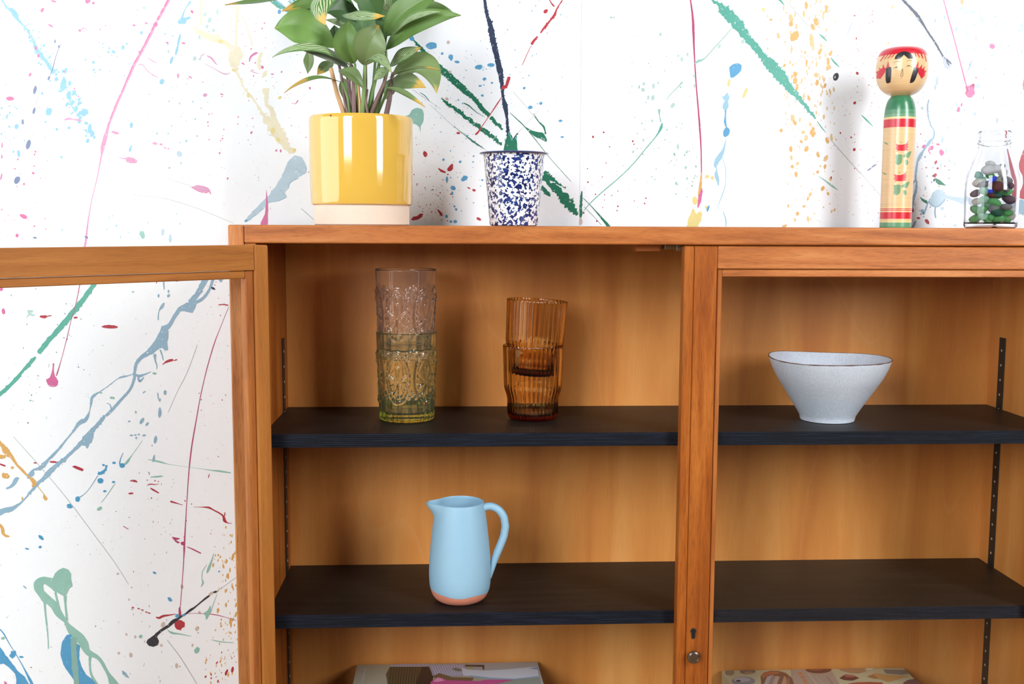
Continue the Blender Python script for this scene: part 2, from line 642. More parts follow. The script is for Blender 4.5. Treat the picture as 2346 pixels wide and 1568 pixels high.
def strip(mb_, pts, h, rag=0.0, bite=0.0):
    """pts: resampled (x, y, w)"""
    n = len(pts)
    v, F = [], []
    L_, R_ = [], []

    def wave():      # smooth random edge between -1 and 1
        k = [random.uniform(-1, 1) for _ in range(n // 3 + 4)]
        o = []
        for i in range(n):
            a, t = divmod(i / 3.0, 1.0)
            a = int(a)
            t = t * t * (3 - 2 * t)
            o.append(k[a] * (1 - t) + k[a + 1] * t + random.uniform(-.25, .25))
        return o
    w1, w2 = wave(), wave()
    for i, (x, y, w) in enumerate(pts):
        x0, y0 = pts[max(i - 1, 0)][:2]
        x1, y1 = pts[min(i + 1, n - 1)][:2]
        l = math.hypot(x1 - x0, y1 - y0) or 1
        nx, ny = -(y1 - y0) / l, (x1 - x0) / l
        a = max(w, .5) / 2
        ra = a * (1 + .12 * w1[i]) + max(0, w1[i]) * rag * .25 + (rag * random.uniform(.4, 1.1) if random.random() < .06 else 0) - max(0, -w1[i]) * bite
        rb = a * (1 + .12 * w2[i]) + max(0, w2[i]) * rag * .35 + (rag * random.uniform(.4, 1.3) if random.random() < .09 else 0) - max(0, -w2[i]) * bite
        ra, rb = max(ra, .25), max(rb, .25)
        if i == 0 or i == n - 1:
            ra, rb = ra * .45, rb * .45
        L_.append((x + nx * ra, y + ny * ra))
        R_.append((x - nx * rb, y - ny * rb))
    for i in range(n):
        v += [W(*L_[i], h), W(*R_[i], h), W(*L_[i], -.0002), W(*R_[i], -.0002)]
    for i in range(n - 1):
        a, b = 4 * i, 4 * (i + 1)
        F += [(a, b, b + 1, a + 1), (a + 2, b + 2, b, a), (a + 1, b + 1, b + 3, a + 3)]
    F += [(0, 1, 3, 2), (4 * n - 4, 4 * n - 2, 4 * n - 1, 4 * n - 3)]
    # flat front must face the room
    mb_.add(v, F)


def stroke(col, pts, rag=0.0, step=2.0, name='paint_streak', gap=0.0, bite=0.0):
    step = min(step, 1.4) if rag > 2.4 else step
    pp = smooth_pts([p if len(p) == 3 else (p[0], p[1], 1.4) for p in pts], step)
    mb_ = MB()
    h = _h()
    run = []
    for p in pp:
        if gap and random.random() < gap and len(run) > 2:
            strip(mb_, run, h, rag, bite)
            run = []
            continue
        run.append(p)
    if len(run) > 1:
        strip(mb_, run, h, rag, bite)
    if mb_.v:
        return mb_.build(name, PAINT[col], wall, smooth=False)


def blob_outline(x, y, rx, ry, rot=0.0, jag=.14, n=18):
    ph = random.uniform(0, 6.28)
    o = []
    for k in range(n):
        t = 2 * pi * k / n
        q = 1 + jag * sin(2 * t + ph) * .6 + random.uniform(-jag, jag) * .7
        a, b = rx * q * cos(t), ry * q * sin(t)
        o.append((x + a * cos(rot) - b * sin(rot), y + a * sin(rot) + b * cos(rot)))
    return o


def blob(col, x, y, rx, ry=None, rot=0.0, jag=.14, name='paint_splat'):
    mb_ = MB()
    extrude_outline(mb_, blob_outline(x, y, rx, ry or rx, rot, jag), _h())
    return mb_.build(name, PAINT[col], wall, smooth=False)


def blobs(col, lst):
    for b in lst:
        blob(col, *b)


def poly(col, pts, name='paint_splash', rnd=2.5, jit=.7):
    P = smooth_pts(list(pts) + [pts[0]], 6.0)[:-1]
    P = [(x + random.uniform(-jit, jit), y + random.uniform(-jit, jit)) for x, y in P]
    mb_ = MB()
    extrude_outline(mb_, P, _h())
    return mb_.build(name, PAINT[col], wall, smooth=False)


def Z(ox, oy, s, pts):
    return [(ox + p[0] / s, oy + p[1] / s) + ((p[2] / s,) if len(p) > 2 else ()) for p in pts]


def specks(col, gens, name='paint_specks'):
    """countless tiny droplets of one colour; gens: list of (kind, params, n, rmin, rmax, stretch, rot)"""
    mb_ = MB()
    for kind, P, n, r0, r1, st, rot in gens:
        for _ in range(n):
            if kind == 'box':
                x, y = random.uniform(P[0], P[2]), random.uniform(P[1], P[3])
            elif kind == 'gauss':
                x, y = random.gauss(P[0], P[2]), random.gauss(P[1], P[3])
            else:  # line with spread
                t = random.random()
                x = P[0] + (P[2] - P[0]) * t + random.gauss(0, P[4])
                y = P[1] + (P[3] - P[1]) * t + random.gauss(0, P[4])
            r = r0 + (r1 - r0) * random.random() ** 2.2
            s_ = st * random.uniform(.7, 1.3)
            extrude_outline(mb_, blob_outline(x, y, r, r * s_, rot + random.uniform(-.25, .25), .16, 9), random.uniform(.00003, .00006))
    o = mb_.build(name, PAINT[col], wall, smooth=False)
    o['kind'] = 'stuff'
    return o


# --- upper left
stroke('pinkpale', [(390, -6, 7), (357, 55, 6), (330, 108, 7), (307, 150, 7), (285, 200, 5), (265, 245, 6), (250, 285, 5), (242, 312, 9), (236, 335, 10), (232, 358, 4),
                    (222, 410, 2), (210, 460, 2), (203, 500, 2.6), (199, 530, 4), (196, 556, 5), (190, 585, 3)])
stroke('pink', [(388, -6, 4), (354, 57, 4), (326, 112, 3), (304, 152, 3), (282, 202, 2), (262, 247, 2), (246, 290, 2)], gap=.06)
blob('pink', 356, 57, 5, 5)
stroke('cyan', [(4, 0, 2), (18, 20, 4), (28, 24, 10), (35, 34, 12), (42, 46, 5), (60, 66, 2.5), (75, 90, 5), (82, 110, 8), (92, 126, 10), (105, 140, 8), (115, 155, 10), (125, 168, 8)], rag=4)
blob('cyan', 145, 195, 7, 15, .1, .25)
blob('cyan', 158, 218, 6, 8, .3, .25)
blob('cyan', 192, 258, 9, 9, .3, .3)
blob('cyan', 206, 295, 6, 10, .1, .3)
blobs('cyan', [(112, 256, 7, 9), (38, 290, 5, 6), (43, 352, 3.5, 9, -.1), (158, 293, 4, 3), (52, 282, 3, 4), (22, 291, 2.5), (215, 160, 3), (214, 143, 3.5), (229, 160, 2.5), (196, 137, 2.5),
               (248, 119, 3), (282, 110, 4, 6), (260, 119, 4), (324, 75, 3.5, 4), (417, 48, 8, 9, .5, .3), (430, 42, 7, 3, -.4), (410, 92, 3, 14, .25), (405, 115, 3, 12, .2), (393, 138, 3, 9, .4),
               (371, 187, 5, 7, .3), (330, 18, 2), (301, 287, 3.5, 7), (299, 341, 3, 8, .4)])
blobs('mintpale', [(480, 46, 4, 7, .3), (474, 61, 3, 5, .3), (489, 70, 3, 4, .3), (386, 118, 3.5), (446, 134, 4, 5), (457, 86, 2.5, 4), (470, 33, 3, 5), (498, 27, 3, 6)])
stroke('cyan', [(437, 3, 5), (425, 20, 2), (418, 38, 4), (414, 55, 3)])
specks('cyan', [('line', (130, 170, 208, 312, 9), 70, 1.5, 5, 1.4, .4), ('line', (60, 60, 130, 175, 9), 40, 1, 3, 1.6, .5), ('gauss', (25, 290, 18, 40), 22, 1, 3, 1.2, 0), ('gauss', (120, 270, 60, 40), 16, 1, 3, 1.1, 0),
                ('box', (210, 100, 300, 190), 16, 1, 2.5, 1, 0), ('box', (330, 60, 480, 330), 30, .8, 2.2, 1.3, .3), ('box', (130, 480, 420, 550), 14, 1, 2.5, 1.8, .3)])
stroke('slate', [(139, 100, 1), (128, 130, 1.4), (120, 160, 2.2), (114, 172, 1)])
stroke('grey', [(96, 160, .8), (88, 215, 1), (82, 240, 1.5)])
blobs('slate', [(80, 206, 4, 9, .2), (78, 254, 3, 8, .3), (52, 279, 2.5, 6), (65, 331, 5, 11, .35), (39, 413, 6, 10, .55), (112, 179, 2.5, 5.5, .2), (135, 107, 2.4, 3), (126, 95, 1.6, 4.5, .3), (80, 545, 4, 2.2, .2), (198, 544, 4, 3, .3)])
blobs('pink', [(23, 226, 9, 5, .2), (97, 23, 3, 6, .5), (116, 59, 6, 2, .5), (201, 2, 6, 6), (214, 7, 3, 3), (123, 3, 6, 2, .3), (69, 171, 2.4, 5, .3), (54, 496, 9, 5, .5), (39, 540, 4, 4), (76, 397, 3, 3), (55, 422, 2.5), (82, 110, 3, 4), (88, 128, 2.6, 4),
                (5, 333, 1.6, 6, .1), (4, 359, 1.4, 5, .2), (3, 405, 1.5, 9, .2), (183, 70, 3, 3), (307, 58, 3, 2.5), (335, 53, 4, 1.6, .2), (440, 27, 3, 4, -.6), (383, 98, 4, 1.6, .2), (420, 99, 5, 2, .3), (557, 146, 4, 1.8, .5), (601, 154, 3.4, 3.4), (624, 170, 3.5, 1.6),
                (508, 216, 3.5, 1.6, .4), (710, 202, 2.5, 3), (643, 346, 2, 4), (576, 304, 2, 4, .4), (633, 345, 2, 3)])
stroke('pinkpale', [(147, 275, 3), (158, 272, 5), (168, 274, 2), (178, 275, 5), (187, 277, 2)])
blob('pinkpale', 301, 368, 14, 7, .35, .25)
stroke('pinkpale', [(272, 361, 1), (290, 364, 3)])
blob('pinkpale', 264, 304, 9, 3.4, .25)
poly('pinkpale', Z(330, 280, 5.6, [(550, 820), (620, 830), (690, 805), (780, 825), (850, 870), (860, 925), (830, 895), (790, 910), (700, 885), (610, 845)]))
stroke('pink', Z(330, 280, 5.6, [(620, 845, 6), (700, 888, 8), (790, 910, 8), (830, 895, 6), (860, 930, 8)]))
blobs('pinkpale', [(355, 329, 6, 3, .3), (369, 331, 4, 2.4, .4), (378, 339, 5, 1.2, .3), (470, 218, 5, 4), (408, 174, 3, 5), (436, 177, 5, 2, .5)])
stroke('pinkpale', [(316, 149, 1.5), (326, 148, 2), (336, 160, 1.5), (350, 172, 2.2), (362, 177, 1.2)])
stroke('pinkpale', [(338, 132, 1), (350, 140, 2), (360, 145, 1)])
stroke('pinkpale', [(474, 128, 2.5), (484, 133, 4), (492, 143, 3), (498, 149, 1)])
stroke('pinkpale', [(459, 135, 1.5), (462, 127, 2), (470, 123, 1)])
stroke('pinkpale', [(470, 146, .8), (495, 160, 1.2), (515, 170, 2.4), (528, 167, 1)])
stroke('pink', [(571, 142, 2), (574, 131, 4), (582, 124, 5), (590, 121, 4)])
stroke('pinkpale', [(574, 161, 1.2), (582, 166, 2), (593, 169, 1)])
stroke('pink', [(668, 236, 1), (676, 238, 1.4), (681, 233, 3), (683, 229, 2)])
stroke('pinkpale', [(186, 68, 3), (192, 64, 2.4), (200, 69, 1)])
specks('pink', [('box', (380, 150, 720, 420), 60, .7, 2, 1.2, .4), ('box', (0, 0, 360, 260), 26, .7, 2, 1.3, .3), ('box', (0, 330, 110, 556), 30, .8, 2, 1.2, .2), ('box', (540, 20, 640, 200), 26, .8, 1.8, 1, 0)])
stroke('cream', [(459, -5, 5), (460, 30, 5), (460, 60, 4)])
stroke('cream', [(545, 12, 7), (542, 50, 6), (541, 95, 5), (541, 115, 12)])
stroke('cream', [(444, 60, 3), (460, 76, 12), (490, 88, 15), (515, 98, 10), (532, 112, 12)], rag=4)
blob('cream', 540, 130, 17, 20, 0, .3)
stroke('cream', [(538, 150, 10), (548, 178, 4), (562, 205, 4), (578, 225, 5), (596, 252, 6), (612, 275, 16), (628, 296, 28), (645, 318, 24), (658, 338, 14), (673, 350, 10)], rag=5, bite=2)
stroke('cream', [(609, 202, 14), (610, 220, 9), (611, 240, 8), (622, 252, 10), (628, 272, 12), (640, 292, 10)], rag=4)
stroke('cream', [(600, 120, 6), (592, 140, 8), (596, 160, 6)])
blob('cream', 606, 170, 5, 8, .3, .3)
stroke('cream', [(553, 30, 2), (565, 60, 2.4), (578, 105, 3)])
blobs('yellow', [(505, 95, 6, 4), (536, 161, 5, 4), (569, 218, 4, 6), (674, 345, 5, 5), (641, 224, 4, 4, .5), (625, 300, 5, 7), (637, 320, 5, 6)])
specks('grey', [('box', (560, 10, 720, 230), 50, .6, 1.5, 1, 0), ('box', (560, 280, 700, 510), 40, .5, 1.3, 1.4, 0), ('box', (20, 40, 560, 540), 50, .5, 1.1, 1.5, .3)])
poly('icy', Z(330, 280, 5.6, [(1930, 430), (2020, 455), (2080, 560), (2070, 650), (1990, 710), (1880, 770), (1850, 850), (1800, 900), (1830, 960), (1720, 1010), (1600, 1030), (1540, 1090), (1430, 1190), (1335, 1280), (1290, 1285), (1320, 1225), (1450, 1090), (1560, 980), (1700, 800), (1790, 650), (1840, 520)]), jit=1.2)
for pts in ([(1290, 1285, 8), (1430, 1195, 8), (1540, 1100, 8), (1600, 1035, 7), (1720, 1012, 8), (1830, 962, 10)], [(1830, 960, 6), (1805, 900, 7), (1850, 850, 8), (1880, 775, 9), (1990, 715, 8)], [(2075, 560, 7), (2082, 620, 7), (2065, 660, 9), (2010, 640, 6), (1950, 590, 5)], [(1740, 890, 8), (1760, 870, 8), (1790, 930, 8)]):
    stroke('greyblue', Z(330, 280, 5.6, pts), step=2)
blob('blue', 564, 506, 3.4, 3.4)
poly('pink', Z(330, 280, 5.6, [(1572, 860), (1582, 960), (1592, 1060), (1590, 1200), (1580, 1330), (1490, 1330), (1520, 1240), (1550, 1180), (1562, 1060), (1565, 950)]), jit=.3)
blob('mint', 326, 538, 6, 9, -.2)
blobs('icy', [(373, 532, 3.5, 9, .1), (390, 547, 4, 9, 0), (411, 353, 6, 7), (415, 374, 2.5, 3)])
stroke('grey', [(300, 447, .8), (360, 452, 1), (400, 461, 1.6), (450, 477, 1.2), (500, 497, .9), (535, 512, .8)])
stroke('grey', [(378, 407, .6), (430, 424, 1), (470, 434, .6)])
stroke('grey', [(230, 5, .6), (290, 25, .8), (345, 55, .8), (395, 95, .7)])
stroke('grey', [(690, 478, 1.4), (706, 492, 2), (720, 505, 1)])
for k in range(13):
    x0 = 612 + random.uniform(0, 60)
    y0 = random.uniform(-8, 12)
    l = random.uniform(14, 44)
    stroke('teal' if k % 3 else 'cyan', [(x0, y0, 1.4), (x0 + l * .5, y0 + l * .42, random.uniform(2, 4.5)), (x0 + l, y0 + l * .8, 1)], rag=1.5)
blobs('blue', [(640, 27, 4, 5), (700, 42, 5, 6, .4), (715, 52, 6, 9, .6)])

# --- middle, above the cabinet
stroke('green', [(948, 92, 3), (956, 102, 5), (964, 110, 7), (978, 128, 12), (1000, 150, 14), (1040, 185, 15), (1066, 208, 13), (1086, 226, 9), (1104, 248, 10), (1122, 266, 9)], rag=3, step=2)
stroke('green', [(1124, 268, 6), (1134, 280, 10), (1143, 288, 8), (1152, 297, 3)], rag=5, step=2, bite=2)
stroke('green', [(1010, 226, 2), (1026, 238, 6), (1044, 250, 8), (1070, 271, 9), (1098, 291, 9), (1126, 313, 9), (1149, 333, 7)], rag=4, step=2, gap=.02, bite=2)
stroke('green', [(1062, 236, 2), (1075, 243, 3), (1090, 256, 1.4), (1110, 268, .8)])
stroke('green', [(1040, 290, .8), (1066, 310, 2), (1085, 325, 4), (1110, 342, 1)], rag=2)
stroke('green', [(1246, 394, 8), (1262, 408, 10), (1284, 424, 4), (1296, 431, 1)], rag=4, step=2, bite=2)
stroke('green', [(1242, 404, 10), (1262, 424, 14), (1286, 446, 22), (1306, 472, 22), (1324, 492, 9)], rag=5, step=2, bite=3)
stroke('green', [(1238, 430, 12), (1252, 440, 10), (1262, 450, 3)], rag=4, step=2, bite=2)
poly('green', [(1200, 288), (1215, 297), (1228, 302), (1246, 306), (1253, 325), (1238, 318), (1222, 311), (1210, 300)], jit=1)
stroke('green', [(1168, 258, 1), (1185, 274, 2), (1200, 288, 2), (1225, 318, 1.6), (1258, 360, 1.2), (1290, 396, 1), (1309, 417, .8)], step=5)
stroke('green', [(1222, 260, 1), (1235, 280, 2), (1246, 292, 3), (1251, 308, 2)], rag=2)
stroke('grey', [(1175, 210, .7), (1206, 245, .9), (1235, 282, .7)])
stroke('grey', [(1235, 252, .7), (1200, 290, .8), (1183, 308, 1.2)])
stroke('navy', [(1109, -8, 6), (1113, 20, 7), (1118, 42, 8), (1124, 62, 12), (1130, 95, 13), (1137, 125, 12), (1145, 160, 12), (1150, 195, 8), (1153, 225, 6), (1158, 246, 11), (1161, 270, 6), (1164, 300, 7), (1170, 322, 13), (1175, 338, 7)], rag=2.5, step=2)
stroke('navy', [(1118, 44, 3), (1125, 52, 5), (1129, 47, 3)])
poly('teal2', [(1156, 318), (1161, 322), (1166, 300), (1172, 316), (1178, 318), (1184, 306), (1184, 340), (1188, 352), (1154, 352), (1157, 332)], jit=.6)
poly('green', [(1158, 322), (1166, 306), (1172, 322), (1182, 318), (1186, 345), (1186, 352), (1156, 352)], jit=.6)
stroke('ink', [(1176, 320, 3), (1182, 310, 2), (1187, 306, 4)])
stroke('red', [(1168, 176, 5), (1163, 186, 7), (1160, 196, 6), (1152, 201, 9), (1150, 204, 5)], rag=2, step=2)
stroke('red', [(1150, 222, 1), (1138, 240, 3), (1122, 264, 1.6), (1104, 290, 2), (1096, 302, 4), (1089, 309, 5)], step=3)
stroke('red', [(1292, -5, 1.5), (1276, 20, 3), (1270, 35, 6), (1258, 50, 4), (1245, 66, 5), (1238, 76, 2)], rag=2)
stroke('red', [(1232, 84, 5), (1224, 93, 5), (1217, 102, 6)], rag=1.5)
stroke('red', [(1216, 106, 1), (1205, 130, 1.4), (1196, 150, 1)])
stroke('red', [(1256, -5, 1), (1264, 8, 3), (1270, 15, 4)])
blob('red', 1250, 26, 6, 4, -.5)
blob('crimson', 974, 353, 5, 6.5, -.4)
poly('crimson', [(1003, 384), (1014, 390), (1022, 394), (1020, 397), (1010, 394)], jit=.3)
poly('crimson', [(1024, 388), (1030, 380), (1037, 374), (1038, 388), (1032, 393), (1026, 392)], jit=.3)
poly('crimson', [(941, 504), (946, 497), (955, 496), (962, 490), (969, 490), (967, 498), (958, 503), (947, 506)], jit=.5)
stroke('crimson', [(1002, 480, 2), (1008, 487, 5), (1013, 495, 3)])
blobs('red', [(1050, 305, 4, 3), (1074, 431, 4, 1.6, .5), (1086, 436, 4, 3, .6), (1097, 502, 6, 3, .4), (1026, 400, 2, 1.6)])
blobs('blue', [(943, 88, 5, 7, -.4), (988, 105, 13, 8, .1), (1034, 132, 4, 7), (1031, 130, 4, 5), (1047, 142, 6, 3), (1013, 123, 3), (995, 147, 9, 5, .6), (966, 124, 3, 5), (1097, 154, 9, 6), (1125, 149, 9, 4, .05), (1110, 181, 5, 3, -.3), (1100, 197, 4, 2), (1016, 366, 3), (1054, 371, 3),
               (1064, 409, 7, 7, 0, .3), (1024, 411, 3, 6), (1038, 431, 6, 5), (1036, 443, 2.5, 4), (1085, 358, 2), (1105, 413, 2.5), (1041, 473, 2.4), (1045, 480, 3, 3), (1023, 496, 3, 4), (1033, 508, 3), (1043, 508, 4), (1215, 246, 5, 4), (1239, 237, 4, 3), (1284, 277, 4, 3), (1288, 314, 4, 2), (1201, 202, 3), (1127, 190, 2.5), (1105, 219, 3)])
specks('blue', [('box', (950, 110, 1130, 330), 60, .6, 2, 1, 0), ('box', (1000, 340, 1110, 500), 26, .6, 1.8, 1, 0), ('box', (1120, 0, 1300, 260), 50, .6, 1.6, 1, 0), ('box', (1360, 90, 1540, 210), 10, .8, 1.6, 1, 0)])
specks('crimson', [('box', (945, 395, 1040, 508), 70, .5, 1.8, 1, 0), ('box', (1330, 290, 1480, 510), 36, .6, 2.4, 1.1, 0), ('box', (950, 220, 1100, 360), 20, .5, 1, 1, 0)])
specks('ink', [('box', (948, 180, 1100, 400), 46, .4, .9, 1, 0), ('box', (948, 420, 1020, 505), 30, .5, 1.3, 1, 0), ('box', (950, 120, 1080, 220), 16, .4, 1, 1, 0)])
stroke('grey', [(945, 205, .7), (975, 226, 1.2), (990, 236, .8), (1010, 250, .7)])
stroke('green', [(962, 212, 1), (974, 220, 1.6), (984, 232, .8)])
stroke('grey', [(985, 240, .7), (1040, 290, .9), (1095, 330, .8), (1120, 350, .7)])
poly('mint', [(928, 266), (938, 262), (944, 252), (956, 247), (966, 250), (971, 262), (969, 280), (964, 290), (963, 306), (961, 292), (954, 286), (944, 282), (938, 274)], jit=.5)
blobs('tan', [(1027, 97, 4), (1031, 165, 3.4), (1024, 227, 4)])
stroke('green', [(1333, 438, 3), (1332, 452, 5), (1331, 470, 5), (1331, 488, 6), (1330, 500, 4)], rag=1.5)
stroke('tan', [(1330, 498, 3), (1331, 508, 7), (1330, 516, 5)])
stroke('green', [(1336, 454, 1.2), (1352, 470, 1.4), (1370, 490, 3), (1392, 516, 7), (1400, 526, 6)])
stroke('green', [(1338, 474, .8), (1358, 494, .8), (1378, 516, .8)])
stroke('teal2', [(1517, 282, 6), (1515, 292, 7), (1505, 310, 2.6), (1480, 340, 2), (1452, 374, 2), (1420, 406, 2), (1380, 440, 2), (1352, 466, 1.6), (1337, 484, 1.2)], step=6)
stroke('mint', [(1510, 250, 7), (1511, 265, 2), (1514, 280, 3)])
stroke('mint', [(1564, 188, 4), (1552, 200, 2), (1535, 218, 1.4), (1526, 230, .8)])
blobs('mintpale', [(1475, 192, 3, 4), (1473, 206, 4, 5), (1497, 197, 3, 6), (1508, 190, 2.4, 3), (1485, 224, 3, 5), (1496, 224, 4, 6, .3), (1541, 242, 4, 7, .4), (1562, 136, 3, 5), (1575, 125, 2.4, 4), (1554, 128, 2.5), (1400, 40, 3), (1406, 40, 2.4), (1513, 79, 3.5, 4), (1474, 321, 2, 4), (1553, 336, 3, 6), (1571, 384, 3, 4), (1494, 277, 2.5, 3)])
specks('mint', [('box', (1440, 180, 1600, 420), 50, .7, 2.2, 1.4, .2), ('box', (1540, 330, 1600, 460), 20, .8, 2.4, 1.6, -.3)])
stroke('magenta', [(1581, -6, 3), (1586, 30, 4.5), (1588, 60, 5.5), (1591, 130, 3), (1594, 180, 3), (1598, 230, 3), (1603, 290, 4), (1606, 340, 3), (1607, 400, 2.4), (1606, 425, 4)], step=5)
stroke('amber', [(1607, 395, 2), (1605, 420, 6), (1603, 440, 7), (1601, 452, 4)])
stroke('pink', [(1608, 432, 2), (1605, 448, 7), (1602, 462, 7), (1599, 476, 3)], rag=1.5)
poly('yellow', [(1572, 524), (1578, 500), (1588, 478), (1594, 490), (1606, 484), (1608, 500), (1602, 512), (1594, 524)], jit=1.2)
blobs('yellow', [(1620, 405, 5, 4), (1632, 408, 4, 4), (1592, 460, 6, 10), (1618, 475, 3, 4), (1707, 213, 4, 12, .4), (1670, 190, 3, 10, .2), (1749, 22, 3.5, 5, -.3)])
poly('blue', [(1670, 154), (1680, 147), (1692, 145), (1699, 150), (1698, 162), (1690, 170), (1680, 178), (1673, 178), (1672, 166)], jit=.8)
poly('bluepale', [(1665, 212), (1672, 222), (1668, 232), (1669, 244), (1664, 253), (1657, 251), (1655, 243), (1660, 232), (1654, 222), (1660, 220)], jit=.8)
stroke('blue', [(1662, 252, 4), (1662, 266, 3), (1661, 278, 5), (1664, 292, 3)])
blob('blue', 1664, 303, 7.5, 11.5, .4, .08)
stroke('bluepale', [(1663, 318, 1), (1659, 338, 4), (1652, 354, 10), (1643, 368, 12), (1639, 380, 7), (1642, 388, 2), (1641, 400, 8), (1644, 412, 7), (1646, 426, 2)], step=2)
blob('blue', 1622, 478, 3, 7, .35)
stroke('bluepale', [(1653, 358, 1), (1662, 385, 1.2), (1662, 420, 1.2), (1655, 446, 2), (1645, 472, 1), (1648, 480, .8)])
stroke('bluepale', [(1657, 485, 1.4), (1663, 505, 2.6), (1663, 520, 1.4)])

# --- right of the middle
stroke('teal', [(1624, -6, 5), (1636, 4, 6), (1648, 12, 8), (1657, 22, 20), (1680, 44, 25), (1702, 72, 22), (1716, 92, 16), (1732, 110, 15), (1748, 130, 16), (1768, 152, 24), (1785, 172, 26), (1802, 192, 20), (1822, 216, 13), (1846, 244, 8), (1869, 272, 3)], rag=5, step=3.2, bite=1.5)
stroke('teal', [(1872, 278, 1.6), (1882, 292, 2.4), (1892, 304, 1)])
stroke('grey', [(1897, 313, 1.6), (1920, 340, 1.8), (1950, 374, 1.4), (1985, 412, .9), (2020, 452, .8)], step=8)
stroke('mint', [(1677, 64, 1.5), (1660, 84, 2), (1638, 108, 2), (1614, 134, 2.4), (1600, 140, 6), (1591, 146, 3)], step=4)
blobs('mintpale', [(1648, 106, 3, 5, .6), (1702, 95, 4, 6, .5), (1590, 174, 2.4, 4), (1591, 197, 2.4, 4)])
stroke('teal', [(1877, 78, 1.5), (1886, 86, 4.5), (1894, 94, 2)])
stroke('teal', [(1903, 132, 1.5), (1912, 143, 4), (1923, 154, 1.2)])
stroke('teal', [(1974, 264, 1.5), (1986, 276, 4), (2000, 290, 1.2)])
stroke('teal', [(1782, -5, 5), (1790, 4, 4), (1797, 12, 1)])
stroke('grey', [(1800, 0, .8), (1826, 30, 1.4), (1852, 60, 1)])
stroke('mint', [(1875, 404, 1), (1890, 414, 3), (1906, 426, 5), (1920, 436, .8)])
_am = []
for x, y, rx, ry in ((1812, 42, 4, 12), (1812, 55, 4, 7), (1847, 13, 3.5, 9), (1842, 32, 3, 8), (1870, 50, 4.5, 12), (1862, 62, 4, 8), (1859, 92, 5, 13), (1822, 82, 8, 12), (1815, 88, 5, 6), (1783, 82, 4, 6), (1879, 117, 4, 8), (1893, 20, 2.5, 10), (1886, 33, 2.5, 7), (1848, 145, 2.5, 8), (1897, 140, 3, 9), (1898, 155, 5, 7), (1903, 122, 3, 7),
                    (1822, 170, 6, 5), (1815, 175, 4, 4), (1822, 185, 5, 8), (1826, 200, 4, 7), (1870, 172, 4, 7), (1872, 190, 3, 8), (1890, 196, 3, 5), (1841, 222, 3, 7), (1853, 225, 3, 8), (1797, 150, 3, 4), (1816, 270, 4, 9), (1821, 282, 4, 6), (1790, 299, 3, 5), (1847, 316, 4, 8), (1862, 305, 5, 10), (1863, 296, 3, 6), (1840, 303, 3.5, 5), (1836, 325, 3, 4),
                    (1812, 342, 3.5, 7), (1813, 361, 3, 6), (1815, 382, 3, 5), (1824, 400, 2.5, 8), (1827, 375, 3, 5), (1847, 342, 4, 7), (1874, 355, 3, 7), (1892, 363, 4, 8), (1890, 382, 3, 5), (1873, 394, 3, 4), (1903, 410, 4, 4), (1885, 432, 4, 6), (1897, 444, 3, 4), (1856, 446, 3.5, 5), (1851, 455, 2.5, 4), (1827, 490, 3.4, 5), (1821, 504, 3, 4), (1842, 473, 3, 3.4), (1806, 472, 2.5, 3), (1851, 502, 3, 6), (1797, 518, 5, 3), (1895, 322, 4, 7), (1905, 316, 3, 8), (1766, 45, 3, 3)):
    _am.append((x, y, rx * 1.05, ry, random.uniform(-.2, .25), .3))
for i, a_ in enumerate(_am):
    blob('amber' if i % 3 else 'amberpale', *a_)
specks('amberpale', [('box', (1795, 0, 1915, 300), 150, .8, 2.6, 2.6, .05), ('box', (1800, 280, 1915, 510), 50, .8, 2.4, 1.6, .05), ('box', (1750, 10, 1800, 160), 12, .8, 2.5, 1.3, 0)])
blob('ink', 1915, 176, 6, 9.5, .3, .05)
blob('grey', 1913, 177, 1.6, 3, .3, .05)
blobs('crimson', [(1964, 168, 3.2), (1958, 236, 3.2), (1957, 343, 3.4), (1958, 36, 2, 1.6), (1962, 88, 1.4, 3), (1950, 315, 2), (1925, 305, 1.6, 2.4), (1904, 407, 1.6, 3)])
specks('crimson', [('box', (1905, 120, 2015, 515), 130, .5, 1.3, 1, 0), ('box', (1960, 0, 2010, 130), 40, .5, 1.2, 1, 0), ('box', (2085, 300, 2180, 515), 60, .5, 1.6, 1.1, 0), ('box', (1770, 270, 1830, 350), 8, .5, 1, 1, 0)])
stroke('slate', [(1986, 392, 1), (1992, 388, 3.4), (1997, 384, 1)])
stroke('slate', [(1997, 384, 2), (2002, 380, 3.6), (2008, 376, 1)])
stroke('lilac', [(1952, 50, 1), (1946, 66, 2), (1940, 84, .8)])
stroke('grey', [(1996, 328, .8), (2008, 328, 1)])

# --- right
stroke('navy', [(2062, -6, 4), (2074, 6, 5), (2088, 20, 6), (2106, 42, 7), (2124, 70, 4), (2142, 98, 4), (2154, 118, 4), (2163, 134, 5)], rag=1.5, step=3)
poly('lilac', [(2160, 128), (2170, 134), (2181, 144), (2179, 153), (2172, 159), (2165, 156), (2161, 146)], jit=.5)
stroke('navy', [(2163, 132, 3), (2172, 140, 4), (2180, 147, 2)])
stroke('navy', [(2168, 140, 2), (2174, 150, 3)])
stroke('pink', [(2160, -6, 2.2), (2172, 38, 2.6), (2184, 82, 2.4), (2198, 136, 2.4), (2210, 182, 3), (2215, 200, 3)], step=6)
poly('pink', [(2212, 198), (2222, 196), (2229, 190), (2233, 196), (2232, 206), (2234, 214), (2226, 223), (2218, 224), (2211, 216), (2214, 208)], jit=.7)
stroke('magenta', [(2213, 198, 2), (2217, 206, 4), (2212, 214, 3)])
stroke('magenta', [(2222, 200, 3), (2231, 194, 4), (2229, 202, 3)])
